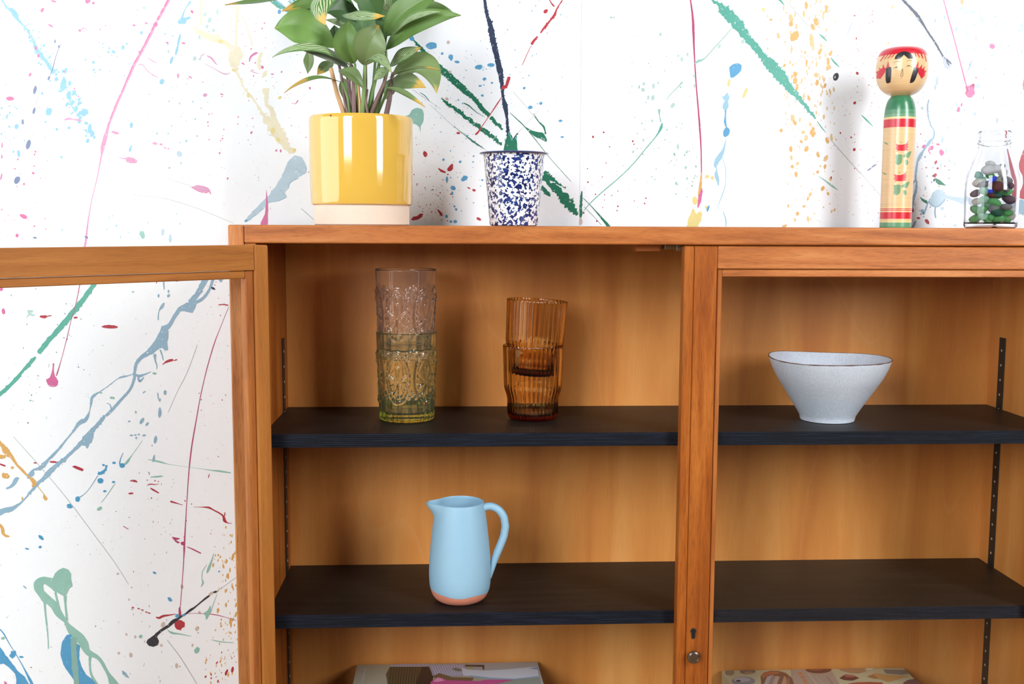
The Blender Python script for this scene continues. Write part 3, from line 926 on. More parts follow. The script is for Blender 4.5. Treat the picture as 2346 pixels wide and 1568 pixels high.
blobs('pink', [(2273, 106, 6, 6.5), (2196, 251, 3.5, 6), (2203, 240, 2, 4, .4), (2117, 336, 5, 4.4), (2134, 339, 5, 5), (2157, 350, 6, 6.5, .2, .25), (2149, 331, 4.4, 2.4)])
stroke('pinkpale', [(2132, 336, 5), (2128, 346, 4), (2133, 354, 2)])
blobs('crimson', [(2144, 372, 3, 4.5, .4), (2148, 386, 2.4, 3), (2142, 402, 4.5, 5, .2, .3), (2090, 482, 3.4, 5), (2124, 508, 4, 6.5, -.5), (2104, 500, 4, 2.4, .4), (2236, 178, 1.6)])
blobs('ink', [(2138, 403, 2.4, 2), (2140, 413, 2, 3)])
poly('green', [(2142, 408), (2152, 412), (2160, 420), (2166, 426), (2158, 424), (2150, 424), (2145, 418)], jit=.9)
poly('green', [(2106, 450), (2114, 456), (2124, 460), (2126, 468), (2120, 466), (2112, 460)], jit=.6)
stroke('greyblue', [(2128, 228, 1.6), (2125, 245, 3), (2127, 268, 2), (2132, 286, 1.4), (2140, 300, 2.2), (2138, 316, 3), (2129, 326, 6), (2118, 342, 4), (2108, 358, 7), (2103, 368, 5), (2100, 384, 4), (2098, 405, 3.4), (2100, 425, 4), (2097, 442, 5), (2092, 456, 5), (2089, 475, 4), (2084, 500, 2)], rag=1.5)
stroke('greyblue', [(2098, 412, 2.4), (2092, 420, 3), (2091, 426, 1)])
stroke('greyblue', [(2098, 506, 4), (2092, 518, 4), (2088, 526, 3)])
poly('icy', [(2136, 442), (2148, 434), (2160, 438), (2168, 450), (2164, 460), (2154, 468), (2146, 474), (2134, 472), (2126, 464), (2132, 454)], jit=1)
stroke('greyblue', [(2166, 456, 3), (2156, 468, 3.4), (2146, 474, 3), (2134, 470, 3), (2128, 460, 2)])
stroke('greyblue', [(2143, 474, 3), (2142, 488, 3.5), (2144, 500, 3)])
stroke('icy', [(2164, 450, 6), (2184, 455, 9), (2206, 460, 13), (2226, 468, 14), (2260, 476, 14), (2300, 476, 20), (2330, 476, 30), (2360, 478, 34)], rag=2)
stroke('greyblue', [(2326, 476, 20), (2344, 474, 34), (2370, 480, 30)], rag=3)
stroke('greyblue', [(2112, 480, 8), (2116, 490, 5), (2124, 470, 3), (2128, 460, 1.5)])
blobs('icy', [(2159, 478, 4), (2188, 517, 3.6), (2165, 496, 2.6), (2120, 432, 2, 4), (2159, 320, 3, 7), (2168, 346, 2, 6), (2156, 378, 2, 6), (2175, 370, 2, 6), (2147, 185, 3, 10, .1), (2143, 200, 2, 6), (2168, 118, 2, 8), (2240, 197, 5, 5), (2273, 127, 3, 5), (2192, 240, 2, 6), (2113, 248, 3, 3), (2141, 11, 1.6, 5), (2213, 56, 1.6, 5), (2214, 78, 1.6, 9), (2295, 107, 1.6, 5), (2232, 114, 1.6, 5), (2215, 114, 1.4, 4)])
stroke('greyblue', [(2226, 138, 1.6), (2223, 150, 2), (2218, 160, 2), (2213, 163, 1.5)])
specks('greyblue', [('box', (2090, 20, 2346, 330), 44, .7, 1.9, 2.6, .05), ('box', (2085, 330, 2180, 515), 40, .6, 2, 1.6, .2), ('box', (2180, 250, 2230, 460), 10, .6, 1.4, 2, 0)])
blobs('mintpale', [(2203, 20, 5, 4, .5), (2214, 27, 4.5, 4), (2229, 27, 6.5, 4.5), (2244, 32, 3, 2), (2249, 42, 4, 4, .6), (2251, 48, 4.4, 3.6), (2281, 38, 3, 4), (2281, 59, 3.4, 3), (2232, 57, 3, 4), (2342, 58, 6, 5), (2336, 70, 4, 4), (2345, 68, 4)])
stroke('grey', [(2270, 46, .8), (2305, 50, 1.2), (2340, 62, .8)])
blob('amber', 2204, 4, 3, 7, 0, .1)
blobs('amberpale', [(2045, 16, 2, 4), (2035, 99, 1.6, 4), (2088, 31, 1.6, 5, .6)])
poly('crimson', [(2372, 320), (2352, 330), (2342, 352), (2335, 374), (2335, 388), (2342, 402), (2344, 420), (2338, 436), (2331, 446), (2336, 454), (2350, 458), (2372, 470)], jit=.6)
blob('pink', 2348, 196, 5, 14)

# --- low left, seen below and through the open door
stroke('teal2', [(222, 636, 9), (216, 650, 10), (196, 680, 11), (172, 710, 12), (150, 737, 12), (128, 762, 10), (110, 782, 11), (88, 810, 10)], rag=2)
stroke('teal2', [(82, 818, 3), (76, 824, 8), (62, 840, 8), (52, 850, 6), (36, 870, 9), (20, 886, 8), (2, 902, 9), (-22, 925, 8), (-60, 960, 8)], rag=2)
stroke('magenta', [(185, 640, 1.4), (174, 696, 1.6), (164, 730, 1), (155, 768, 1.4), (143, 815, 1), (134, 846, 2), (129, 862, 3)], step=6)
poly('pink', Z(0, 620, 4.02, [(425, 1005), (460, 985), (475, 940), (490, 960), (515, 985), (536, 1020), (530, 1060), (505, 1075), (470, 1072), (440, 1050), (432, 1030)]), jit=.5)
stroke('pink', Z(0, 620, 4.02, [(492, 855, 14), (490, 900, 12), (486, 945, 24), (490, 975, 34)]))
stroke('pinkpale', Z(0, 620, 4.02, [(440, 1050, 8), (470, 1066, 16), (505, 1066, 12)]))
G = 'greyblue'
stroke(G, Z(250, 620, 4.02, [(1100, 30, 20), (1030, 50, 50), (960, 55, 40), (900, 60, 60), (860, 130, 50), (820, 210, 45), (775, 265, 50), (745, 300, 55)]), rag=2)
stroke(G, Z(250, 620, 4.02, [(960, 70, 26), (930, 160, 24), (880, 240, 26), (820, 285, 30), (770, 295, 40)]))
poly(G, Z(250, 620, 4.02, [(1030, 60), (1090, 45), (1060, 70), (1030, 115), (1010, 90), (985, 70)]))
poly(G, Z(250, 620, 4.02, [(690, 320), (750, 285), (805, 310), (790, 350), (765, 390), (720, 380), (660, 375), (630, 370)]))
stroke(G, Z(250, 620, 4.02, [(740, 320, 60), (650, 360, 40), (600, 430, 34), (550, 510, 40), (510, 530, 50)]), rag=1)
poly(G, Z(250, 620, 4.02, [(490, 510), (540, 530), (545, 600), (535, 680), (545, 735), (515, 740), (490, 710), (430, 740), (400, 770), (350, 780), (340, 750), (400, 680), (450, 590)]))
stroke(G, Z(250, 620, 4.02, [(380, 750, 50), (300, 800, 36), (250, 860, 30), (234, 940, 24), (230, 1000, 26), (190, 1100, 22), (110, 1190, 26), (40, 1270, 28), (-30, 1340, 26)]))
stroke(G, [(240, 952, 6), (232, 964, 8), (214, 984, 10), (204, 1000, 20), (195, 1012, 22), (184, 1018, 10), (165, 1036, 7), (148, 1052, 7), (130, 1066, 9), (112, 1084, 12), (96, 1100, 7), (80, 1116, 7), (60, 1140, 4), (46, 1154, 5), (28, 1166, 10), (12, 1170, 12), (0, 1174, 14), (-16, 1186, 14), (-40, 1210, 12)], rag=2)
stroke(G, [(200, 1004, 20), (200, 1018, 10), (199, 1028, 3)])
stroke(G, Z(250, 620, 4.02, [(420, 770, 30), (425, 830, 14), (440, 880, 10), (436, 910, 4)]))
stroke(G, Z(250, 620, 4.02, [(470, 730, 14), (490, 790, 12), (500, 830, 8)]))
stroke(G, [(308, 856, 3), (294, 861, 2), (284, 863, 4), (270, 868, 1.6), (254, 880, 1.6), (232, 896, 2), (212, 910, 6), (209, 925, 4), (205, 942, 1.5), (201, 952, 6), (196, 962, 9), (184, 968, 10), (177, 976, 7), (165, 992, 3), (150, 1010, 4), (134, 1030, 5), (120, 1044, 6), (112, 1052, 5), (100, 1066, 9), (88, 1074, 7), (76, 1077, 4), (72, 1086, 12), (62, 1096, 5)], rag=1.5, step=2.5)
stroke(G, [(44, 1096, 2), (38, 1098, 8), (32, 1108, 9), (24, 1116, 6), (14, 1120, 4)], rag=1.5)
stroke(G, [(244, 924, 1.5), (252, 928, 2), (255, 940, 3.5), (252, 946, 3)])
stroke(G, [(310, 858, 3), (318, 862, 7), (332, 858, 4), (346, 852, 1.5)])
stroke(G, [(316, 864, 4), (320, 874, 5), (330, 864, 2)])
stroke(G, [(375, 638, 1.4), (375, 652, 3.4), (376, 664, 1.5)])
stroke(G, [(376, 694, 3), (371, 703, 7), (364, 714, 2.4), (362, 734, 3)])
blobs(G, [(386, 678, 3.4, 4), (386, 668, 2, 4), (363, 678, 2.5, 4), (378, 900, 3, 6, .1), (366, 946, 4, 11, .05), (362, 908, 1.6, 8, -.1), (325, 965, 4, 8, .6), (337, 972, 2.6, 5, .5), (296, 966, 3, 2), (311, 945, 2, 3), (301, 998, 4, 2), (310, 997, 3, 2), (318, 996, 2.4, 2), (330, 998, 4, 2.4), (312, 1004, 2.4), (330, 899, 4, 1.6, -.6), (356, 1008, 3.5, 9, .1), (352, 1052, 2.6, 8, .1), (366, 917, 2, 4)])
blobs('mint', [(354, 856, 5, 2.4, .2), (257, 912, 6, 3, .1), (230, 900, 4, 2, .2), (305, 669, 3, 1.6), (70, 918, 3, 1.6), (248, 649, 4, 2, -.4)])
poly('mintpale', Z(0, 620, 4.02, [(250, 365), (305, 368), (300, 385), (275, 390), (330, 412), (300, 420), (270, 412), (240, 445), (262, 395)]), jit=.3)
blobs('crimson', [(252, 749, 19, 4, .06, .12), (100, 726, 8, 4, .1, .3), (113, 724, 6, 1.2, -.1), (173, 728, 5, 2.2), (406, 643, 5, 2.4)])
stroke('crimson', [(372, 836, 1.5), (380, 830, 4), (388, 827, 6), (397, 825, 5)])
stroke('crimson', [(398, 827, 2), (406, 824, 3)])
stroke('crimson', [(500, 699, 2), (512, 698, 3), (523, 700, 3)])
stroke('crimson', [(358, 650, 2), (360, 643, 1.5), (366, 641, 1)])
blobs('pink', [(8, 714, 4, 6.5), (3, 663, 4, 4)])
blob('ink', 488, 661, 5, 2.6, .4)
stroke('magenta', [(524, 703, .8), (505, 750, 1), (490, 790, 1.8), (474, 845, 1.8), (460, 905, 1.6), (450, 960, 2), (443, 1000, 2.4), (437, 1040, 2.6), (432, 1090, 2), (428, 1150, 1.6), (425, 1200, 2), (423, 1235, 3), (422, 1255, 4), (421, 1280, 2), (417, 1340, 1.5), (413, 1390, 1.6), (412, 1400, 3)], step=8)
stroke('magenta', [(411, 1392, 3), (412, 1405, 6), (411, 1418, 5)])
poly('crimson', Z(260, 1280, 5.44, [(760, 800), (800, 765), (840, 770), (890, 800), (890, 850), (850, 870), (840, 895), (790, 885), (762, 850)]), jit=.5)
stroke('crimson', Z(260, 1280, 5.44, [(528, 732, 14), (570, 742, 26), (620, 720, 28), (700, 706, 16), (780, 694, 6)]))
stroke('magenta', Z(260, 1280, 5.44, [(900, 690, 4), (1000, 685, 5), (1150, 690, 6), (1280, 705, 10), (1400, 735, 5), (1530, 775, 5)]))
for a_ in ((242, 612, 12), (315, 627, 12), (360, 645, 12), (410, 670, 10), (445, 682, 12)):
    blob('crimson', 260 + a_[0] / 5.44, 1280 + a_[1] / 5.44, a_[2] / 5.44 * 1.5, 1.4, .3)
poly('ink', Z(260, 1280, 5.44, [(500, 955), (530, 950), (545, 985), (565, 1030), (555, 1080), (500, 1105), (440, 1090), (410, 1050), (425, 1015), (470, 985)]), jit=.5)
stroke('ink', Z(260, 1280, 5.44, [(520, 970, 40), (580, 910, 34), (680, 845, 36), (740, 790, 46), (800, 755, 30), (850, 720, 26), (900, 690, 20), (960, 645, 30), (1000, 620, 24), (1060, 570, 16), (1140, 505, 22), (1200, 460, 18)]), step=2)
stroke('ink', Z(260, 1280, 5.44, [(1245, 425, 26), (1290, 412, 24)]))
stroke('tan', Z(260, 1280, 5.44, [(1190, 455, 30), (1240, 420, 34)]))
stroke('grey', Z(260, 1280, 5.44, [(1290, 410, 5), (1400, 330, 6), (1520, 240, 6), (1600, 190, 5)]))
blobs('blue', [(406, 1412, 5, 4), (421, 1410, 4, 3), (389, 1374, 6, 4, .7, .2), (354, 1313, 4, 2.6, .3), (502, 1310, 2)])
stroke('crimson', Z(260, 1280, 5.44, [(832, 680, 24), (830, 720, 20)]))
poly('magenta', Z(260, 1000, 5.23, [(700, 1205), (800, 1228), (770, 1240), (745, 1245), (800, 1275), (770, 1285), (720, 1240)]), jit=.3)
blob('magenta', 419, 1246, 5, 4)
stroke('magenta', Z(260, 1000, 5.23, [(880, 1325, 8), (960, 1360, 14), (1050, 1405, 14)]))
stroke('magenta', Z(260, 1000, 5.23, [(115, 1078, 8), (180, 1115, 8)]))
stroke('crimson', Z(260, 1000, 5.23, [(200, 535, 16), (250, 535, 28), (285, 550, 16)]))
blob('crimson', 300, 1131, 6, 2, -.15)
stroke('crimson', Z(260, 1000, 5.23, [(440, 620, 10), (480, 645, 18), (545, 682, 12)]))
stroke('crimson', Z(260, 1000, 5.23, [(400, 590, 5), (440, 575, 14), (500, 578, 8), (550, 570, 3)]))
stroke('crimson', Z(260, 1000, 5.23, [(680, 780, 22), (740, 798, 14), (830, 825, 5)]))
stroke('crimson', Z(260, 1000, 5.23, [(960, 848, 3), (1060, 850, 8), (1140, 856, 22), (1200, 885, 14), (1290, 935, 18), (1320, 970, 26), (1330, 1010, 34), (1370, 1040, 10), (1420, 1045, 6)]))
stroke('crimson', Z(260, 1000, 5.23, [(1335, 910, 10), (1330, 960, 12)]))
stroke('crimson', Z(260, 1000, 5.23, [(1150, 450, 8), (1135, 500, 8)]))
stroke('mint', Z(260, 1000, 5.23, [(410, 278, 6), (500, 295, 18), (570, 310, 20), (660, 335, 5), (860, 365, 2), (1080, 395, 5), (1200, 412, 14), (1280, 420, 20), (1410, 440, 10)]))
stroke('mint', Z(260, 1000, 5.23, [(440, 490, 8), (520, 485, 20), (590, 478, 14)]))
stroke('mint', Z(260, 1000, 5.23, [(130, 340, 20), (170, 300, 30), (210, 240, 8), (290, 130, 4), (345, 50, 3)]))
poly('crimson', Z(0, 1000, 5.6, [(925, 388), (960, 375), (1010, 395), (1075, 425), (1060, 450), (1000, 430), (945, 405)]), jit=.3)
blobs('crimson', [(122, 1059, 8, 2.4), (81, 1061, 4, 1.6), (6, 1066, 8, 2, .3)])
stroke('amber', Z(0, 1000, 5.6, [(-40, 60, 60), (20, 110, 50), (70, 180, 70), (115, 240, 60), (150, 270, 40), (220, 370, 26), (280, 430, 26), (330, 485, 22), (370, 520, 18), (420, 570, 50), (440, 610, 50), (415, 650, 24)]), rag=2)
stroke('amber', Z(0, 1000, 5.6, [(480, 640, 8), (560, 740, 10), (570, 780, 40), (600, 820, 44)]))
blobs('amber', [(4, 1047, 10, 5), (13, 1091, 9, 7, .5, .25), (28, 1072, 4, 3), (51, 1143, 2, 4)])
stroke('amber', Z(0, 1000, 5.6, [(-50, 1120, 60), (10, 1150, 30), (35, 1200, 40), (40, 1245, 36), (80, 1280, 30), (130, 1285, 10)]), rag=1)
blobs('skyblue', [(230, 1102, 7.4, 5.8), (178, 1144, 6, 6), (160, 1160, 6.6, 6), (94, 1232, 7, 4, .7), (92, 1254, 3.6, 3), (62, 1258, 4.4, 2, .2), (237, 1066, 3, 2.4), (261, 1061, 4, 3), (260, 1105, 3.6, 2.6), (240, 1126, 4, 2.4), (280, 1067, 7, 5)])
stroke('skyblue', [(224, 1087, 5), (232, 1084, 7), (239, 1080, 5), (246, 1066, 2)], rag=3, step=2)
stroke(G, [(224, 1090, 2), (210, 1112, 1.5), (196, 1130, 1.4), (182, 1140, 3)])
stroke('skyblue', [(274, 1064, 3), (276, 1052, 1.6), (282, 1038, 1)])
blobs('mint', [(228, 1166, 6, 4, -.6)])
stroke('mint', [(232, 1152, 1), (245, 1135, 1.4), (258, 1116, 1.5), (264, 1108, .8)])
stroke('grey', [(30, 1000, .8), (80, 1056, .9), (128, 1112, 1), (165, 1158, 1.2), (215, 1225, 1.2), (260, 1286, 1), (295, 1340, .8)], step=8)
stroke('grey', Z(260, 1280, 5.44, [(670, 1020, 8), (740, 1110, 7), (850, 1260, 8), (1040, 1568, 8)]))
poly('mint', Z(0, 1280, 5.44, [(660, 245), (690, 180), (735, 140), (785, 120), (850, 140), (885, 190), (885, 260), (902, 350), (865, 375), (835, 440), (810, 475), (760, 455), (712, 425), (690, 425), (640, 375), (560, 318), (540, 330), (545, 400), (590, 445), (700, 540), (735, 560), (760, 650), (820, 750), (860, 810), (960, 890), (1040, 960), (1100, 1050), (1120, 1140), (1230, 1215), (1290, 1290), (1360, 1420), (1500, 1600), (1380, 1600), (1330, 1450), (1240, 1290), (1170, 1240), (1090, 1210), (1030, 1150), (960, 1040), (880, 970), (830, 880), (800, 800), (700, 720), (640, 620), (580, 565), (540, 550), (490, 480), (425, 380), (425, 300), (470, 250), (545, 228)]), jit=.4)
stroke('mint', Z(0, 1280, 5.44, [(690, 420, 30), (705, 490, 24), (725, 570, 30)]))
stroke('mint', Z(0, 1280, 5.44, [(558, 540, 34), (562, 640, 22), (580, 800, 20), (598, 980, 14), (604, 1130, 12)]))
stroke('mint', Z(0, 1280, 5.44, [(812, 460, 44), (815, 560, 26), (828, 690, 26), (836, 780, 34)]))
stroke('mint', Z(0, 1280, 5.44, [(1125, 1190, 44), (1120, 1320, 24), (1135, 1440, 26), (1180, 1530, 34), (1240, 1620, 40)]))
poly('skyblue', Z(0, 1280, 5.44, [(830, 955), (885, 945), (900, 1010), (905, 1200), (915, 1400), (945, 1600), (935, 1540), (880, 1460), (805, 1350), (770, 1250), (755, 1180), (782, 1030)]), jit=.6)
poly('skyblue', Z(0, 1280, 5.44, [(955, 1060), (1000, 1090), (985, 1180), (1005, 1320), (1075, 1450), (1150, 1510), (1200, 1620), (950, 1620), (955, 1300)]), jit=1)
stroke('sage', Z(0, 1280, 5.44, [(920, 985, 80), (920, 1150, 66), (935, 1350, 74), (950, 1500, 66), (965, 1640, 60)]))
poly('skyblue', Z(0, 1280, 5.44, [(-60, 1040), (0, 1100), (50, 1180), (140, 1290), (220, 1400), (310, 1480), (370, 1620), (215, 1620), (205, 1500), (190, 1440), (100, 1350), (40, 1310), (0, 1325), (-60, 1300)]), jit=.8)
stroke('skyblue', Z(0, 1280, 5.44, [(-40, 850, 8), (40, 930, 14), (120, 1070, 8), (220, 1230, 8), (310, 1390, 14), (380, 1530, 34), (420, 1620, 40)]))
blobs('skyblue', [(29, 1500, 7, 7, .3, .4), (49, 1506, 5, 2.4, .2)])
poly('pink', Z(0, 1280, 5.44, [(55, 1530), (80, 1545), (100, 1600), (60, 1600)]), jit=.3)
stroke('mint', Z(260, 1280, 5.44, [(1250, -60, 6), (1225, 20, 14), (1200, 90, 30), (1180, 140, 30), (1162, 184, 10)]))
stroke('mint', Z(260, 1280, 5.44, [(1160, 80, 4), (1110, 160, 8), (1100, 250, 6), (1115, 300, 22), (1090, 355, 6)]))
poly('mint', Z(260, 1280, 5.44, [(1205, 585), (1220, 660), (1190, 710), (1155, 768), (1145, 710), (1115, 690), (1170, 650)]), jit=.3)
stroke('mint', Z(260, 1280, 5.44, [(1215, 650, 10), (1250, 550, 6), (1290, 440, 4)]))
blob('mint', 260 + 1040 / 5.44, 1280 + 1145 / 5.44, 6, 7, .5)
stroke('mint', Z(260, 1280, 5.44, [(670, 890, 5), (730, 930, 26), (820, 942, 14), (970, 972, 6)]))
stroke('mint', Z(260, 1280, 5.44, [(1220, 1015, 6), (1340, 1040, 12), (1500, 1052, 6)]))
blob('mint', 322, 1459, 4, 4)
blob('mint', 7, 1463, 5, 3, -.2)
poly(G, Z(260, 1280, 5.44, [(105, 1395), (150, 1425), (195, 1495), (150, 1475), (110, 1440)]), jit=.3)
blob(G, 57, 1346, 5, 1.6, .8)
specks('tan', [('box', (270, 1300, 470, 1560), 18, 2, 5.5, 1.2, 0)])
specks('amber', [('box', (488, 1270, 545, 1470), 70, .9, 3, 2.4, .1), ('box', (470, 1420, 545, 1568), 36, .6, 1.8, 2.4, .1), ('box', (505, 1200, 540, 1290), 16, .6, 1.8, 2.4, .1)])
specks('crimson', [('box', (470, 1485, 548, 1568), 22, .8, 3.2, 2, .4), ('box', (455, 640, 525, 1080), 46, .5, 1.6, 1, 0), ('box', (260, 1060, 520, 1260), 30, .6, 1.6, 1, 0), ('box', (0, 1290, 160, 1560), 8, .6, 2, .6, 0)])
specks('slate', [('box', (270, 1180, 400, 1568), 26, .4, .9, 5, .05), ('box', (20, 660, 210, 990), 44, .5, 1.6, 1.3, .3), ('box', (330, 1000, 400, 1240), 14, .4, 1.1, 3, .1), ('box', (0, 1200, 260, 1568), 24, .5, 1.2, 1.4, .3)])
specks('grey', [('box', (0, 640, 530, 1568), 160, .4, 1, 1.6, .4), ('box', (960, 0, 2340, 515), 160, .4, 1, 1.4, .2)])
specks('mint', [('box', (20, 660, 260, 960), 20, .7, 2, 1, 0)])
stroke('grey', [(452, 790, .8), (430, 850, .9), (405, 900, .8), (385, 945, .7)])

# ------------------------------------------------------------------ the cabinet
TOP = 1.4035
S1, S2, S3 = 1.0933, 0.8140, 0.5750
XL0, XL1, XR1, XR0 = -0.330, -0.291, 0.9346, 0.9736      # outer / inner faces of the two sides
YF, YB, YI = 1.580, 1.858, 1.845                          # front, very back, inside of the back panel
BOT = 0.150
ORG = ((XL0 + XR0) / 2, (YF + YB) / 2, 0)
cab = empty('display_cabinet', ORG)
tag(cab, 'teak display cabinet with glazed doors, left one open, and black shelves', 'cabinet')


def rounded(o, w):
    m = o.modifiers.new('arris', 'BEVEL')
    m.width = w
    m.segments = 4
    m.limit_method = 'ANGLE'
    o.data.shade_smooth()
    o.data.set_sharp_from_angle(angle=rad(60))
    m.harden_normals = True
    return o


def part(name, mat_, *boxes, bev=0.0012, parent=cab, org=ORG):
    mb_ = MB()
    for a, b in boxes:
        mb_.box(a, b, 0 if bev > .0018 else bev)
    o_ = mb_.build(name, mat_, parent, smooth=False, origin=org)
    return rounded(o_, bev) if bev > .0018 else o_


JX = at(558, 540, YF).x
mb = MB()
mb.box((JX + 0.0003, YF, TOP - 0.0265), (XR0 - 0.0246, YB, TOP), 0)
o = mb.build('top_board', W_X, cab, smooth=False, origin=ORG)
rounded(o, .0030)
part('side_panel', W_SIDE, ((XL0, YF, BOT), (JX, YB, TOP)), bev=0.0032)
part('side_lining', W_SIDE, ((JX, YF + .003, BOT), (XL1, YI + .004, TOP - 0.0267)))
part('side_panel', W_Z, ((XR0 - 0.0243, YF, BOT), (XR0, YB, TOP)), bev=0.0032)
part('side_lining', VENEER, ((XR1, YF + .003, BOT), (XR0 - .0245, YI + .004, TOP - 0.0267)))
part('side_veneer', W_Z, ((XL1 - .001, YF + .03, BOT + .024), (XL1 + 0.0012, YI, TOP - .027)), bev=0)  # shade of the inner left side is put into this darker wood
part('back_panel', VENEER, ((XL1, YI, BOT), (XR1, YB - .001, TOP - 0.0267)), bev=0)
part('bottom_board', W_X, ((XL1 + .0013, YF + .002, BOT), (XR1, YI, BOT + .022)))
for zt in (S1, S2, S3):
    s_ = part('shelf', BLACK_TOP, ((XL1 + .0016, 1.6030, zt - .0205), (XR1 - .0006, YI - .0006, zt)), bev=0.0004)
    mb = MB()
    lay = .0205 / 7
    for k in range(7):      # plies of the front edge
        mb.box((XL1 + .0016, 1.6003 + (.0003 if k % 2 else 0), zt - .0205 + k * lay), (XR1 - .0006, 1.6030, zt - .0205 + (k + 1) * lay), .0003)
    mb.build('shelf_edge', BLACK_EDGE, s_, smooth=False, origin=ORG)
TRACK_DOT = plain('track_hole_rim', rgb(196, 184, 160), .5)
for x0, x1, sgn in ((XL1 + .0012, XL1 + .0030, 1), (XR1 - .0018, XR1, -1)):
    for y0 in (1.7885, 1.640):
        zt = 1.2165
        tr = part('shelf_track', DARK_METAL, ((x0, y0, BOT + .05), (x1, y0 + .0195, zt)), bev=.0003)
        mb = MB()
        xf = x1 if sgn > 0 else x0
        z = zt - .022
        while z > .55:
            mb.lathe([(0.0021, -.0002), (0.0021, .0003)], 8, c=(0, 0, 0))
            n_ = 16
            base = len(mb.v) - n_
            for i in range(base, base + n_):
                x, y, zz = mb.v[i]
                mb.v[i] = (xf + sgn * zz, y0 + .0098 + x, z + y)
            z -= .0255
        h_ = mb.build('track_holes', TRACK_DOT, tr, smooth=False, origin=ORG)
        h_['kind'] = 'stuff'
for x in (XL0 + .05, XR0 - .05):
    for y in (YF + .04, YB - .04):
        mb = MB()
        mb.tube([(x, y, 0.0), (x, y, BOT)], [.013, .019], 16)
        mb.build('leg', W_Z, cab, origin=ORG)
# catch blocks under the top board
part('catch_block', W_X, ((at(1455, 570, 1.63).x, 1.622, TOP - .0265 - .0105), (at(1511, 570, 1.63).x, 1.66, TOP - .0266)), bev=.0008)
part('catch_plate', plain('dull_brass', rgb(150, 120, 90), .4, metal=.7), ((at(1521, 570, 1.62).x, 1.612, TOP - .0265 - .0075), (at(1563, 570, 1.62).x, 1.640, TOP - .0266)),
     ((at(1546, 570, 1.62).x, 1.606, TOP - .0265 - .0095), (at(1563, 570, 1.62).x, 1.616, TOP - .0266)), bev=.0006)

# --- right door, closed, seen from outside
ZD1, ZD0 = TOP - 0.0285, BOT + 0.024
DT = 0.021
rx0 = at(1566, 700, YF).x
rx1 = XR1 - 0.0015
rdoor = empty('door', (rx0 - ORG[0], YF + .001 - ORG[1], ZD0))
rdoor.parent = cab
rdoor['label'] = 'closed glazed door with keyhole and small round knob'
RO = (rx0, YF + .001, ZD0)
yo = YF + .001


def dpart(name, mat_, a, b, bev=.001, parent=rdoor):
    mb_ = MB()
    mb_.box(a, b, bev)
    return mb_.build(name, mat_, parent, smooth=False, origin=RO)


x_as = at(1588, 700, YF).x
x_st = at(1642, 700, YF).x
dpart('astragal', W_Z, (rx0, yo - .0018, ZD0), (x_as - .0003, yo + DT, ZD1))
dpart('stile', W_Z, (x_as, yo, ZD0), (x_st, yo + DT, ZD1), .0014)
RH = 0.0332
dpart('stile', W_Z, (rx1 - .036, yo, ZD0), (rx1, yo + DT, ZD1))
dpart('rail', W_X, (x_st + .0002, yo + .0003, ZD1 - RH), (rx1 - .0362, yo + DT, ZD1), .0014)
dpart('rail', W_X, (x_st + .0002, yo + .0003, ZD0), (rx1 - .0362, yo + DT, ZD0 + .045))
bx0, bx1 = x_st + .0014, rx1 - .0374
dpart('glazing_bead', W_BEAD, (bx0, yo + .0035, ZD0 + .0465), (bx0 + .0068, yo + .012, ZD1 - RH - .0012))
dpart('glazing_bead', W_BEAD, (bx1 - .0068, yo + .0035, ZD0 + .0465), (bx1, yo + .012, ZD1 - RH - .0012))
dpart('glazing_bead', W_X, (bx0 + .0069, yo + .0035, ZD1 - RH - .0012 - .0105), (bx1 - .0069, yo + .012, ZD1 - RH - .0012))
dpart('glazing_bead', W_X, (bx0 + .0069, yo + .0035, ZD0 + .0465), (bx1 - .0069, yo + .012, ZD0 + .056))
dpart('glass_pane', PANE, (bx0, yo + .0125, ZD0 + .042), (bx1, yo + .0155, ZD1 - RH + .004), 0)
# keyhole with its metal rim, and the knob
kp = at(1588.5, 1452, yo)
def keyhole(w, zt, zb, n=14):
    o = []
    r = w
    for k in range(n):
        t = -pi * .25 + (pi * 1.5) * k / (n - 1)
        o.append((r * cos(t), zt - r + r * sin(t)))
    o += [(-r * .62, zb + .001), (-r * .3, zb), (r * .3, zb), (r * .62, zb + .001)]
    return o
def plate(outline, y0, y1, cx_, cz_, name, mat_, parent, org):
    mb_ = MB()
    n = len(outline)
    v = [(cx_ + x, y0, cz_ + z) for x, z in outline] + [(cx_ + x, y1, cz_ + z) for x, z in outline]
    mb_.add(v, [tuple(range(n))] + [(i, i + n, (i + 1) % n + n, (i + 1) % n) for i in range(n)])
    return mb_.build(name, mat_, parent, smooth=False, origin=org)
plate(keyhole(.0048, .0088, -.0088), yo - .0006, yo + .002, kp.x, kp.z, 'keyhole_rim', BRONZE, rdoor, RO)
plate(keyhole(.0034, .0072, -.0072), yo - .0010, yo + .001, kp.x, kp.z, 'keyhole', HOLE, rdoor, RO)
kn = at(1589, 1506, yo - .008)
mb = MB()
prof = [(.0045, .002), (.0045, -.004), (.0078, -.0055), (.0096, -.0075), (.0100, -.0095), (.0092, -.0112), (.0070, -.0122), (.0066, -.0118), (.0030, -.0116), (.0004, -.0116)]
mb.lathe([(r, z) for r, z in prof], 32)
mb.v = [(kn.x + x, yo + z, kn.z + y) for x, y, z in mb.v]
mb.f = [tuple(reversed(f)) for f in mb.f]
mb.build('knob', BRONZE, rdoor, origin=RO)

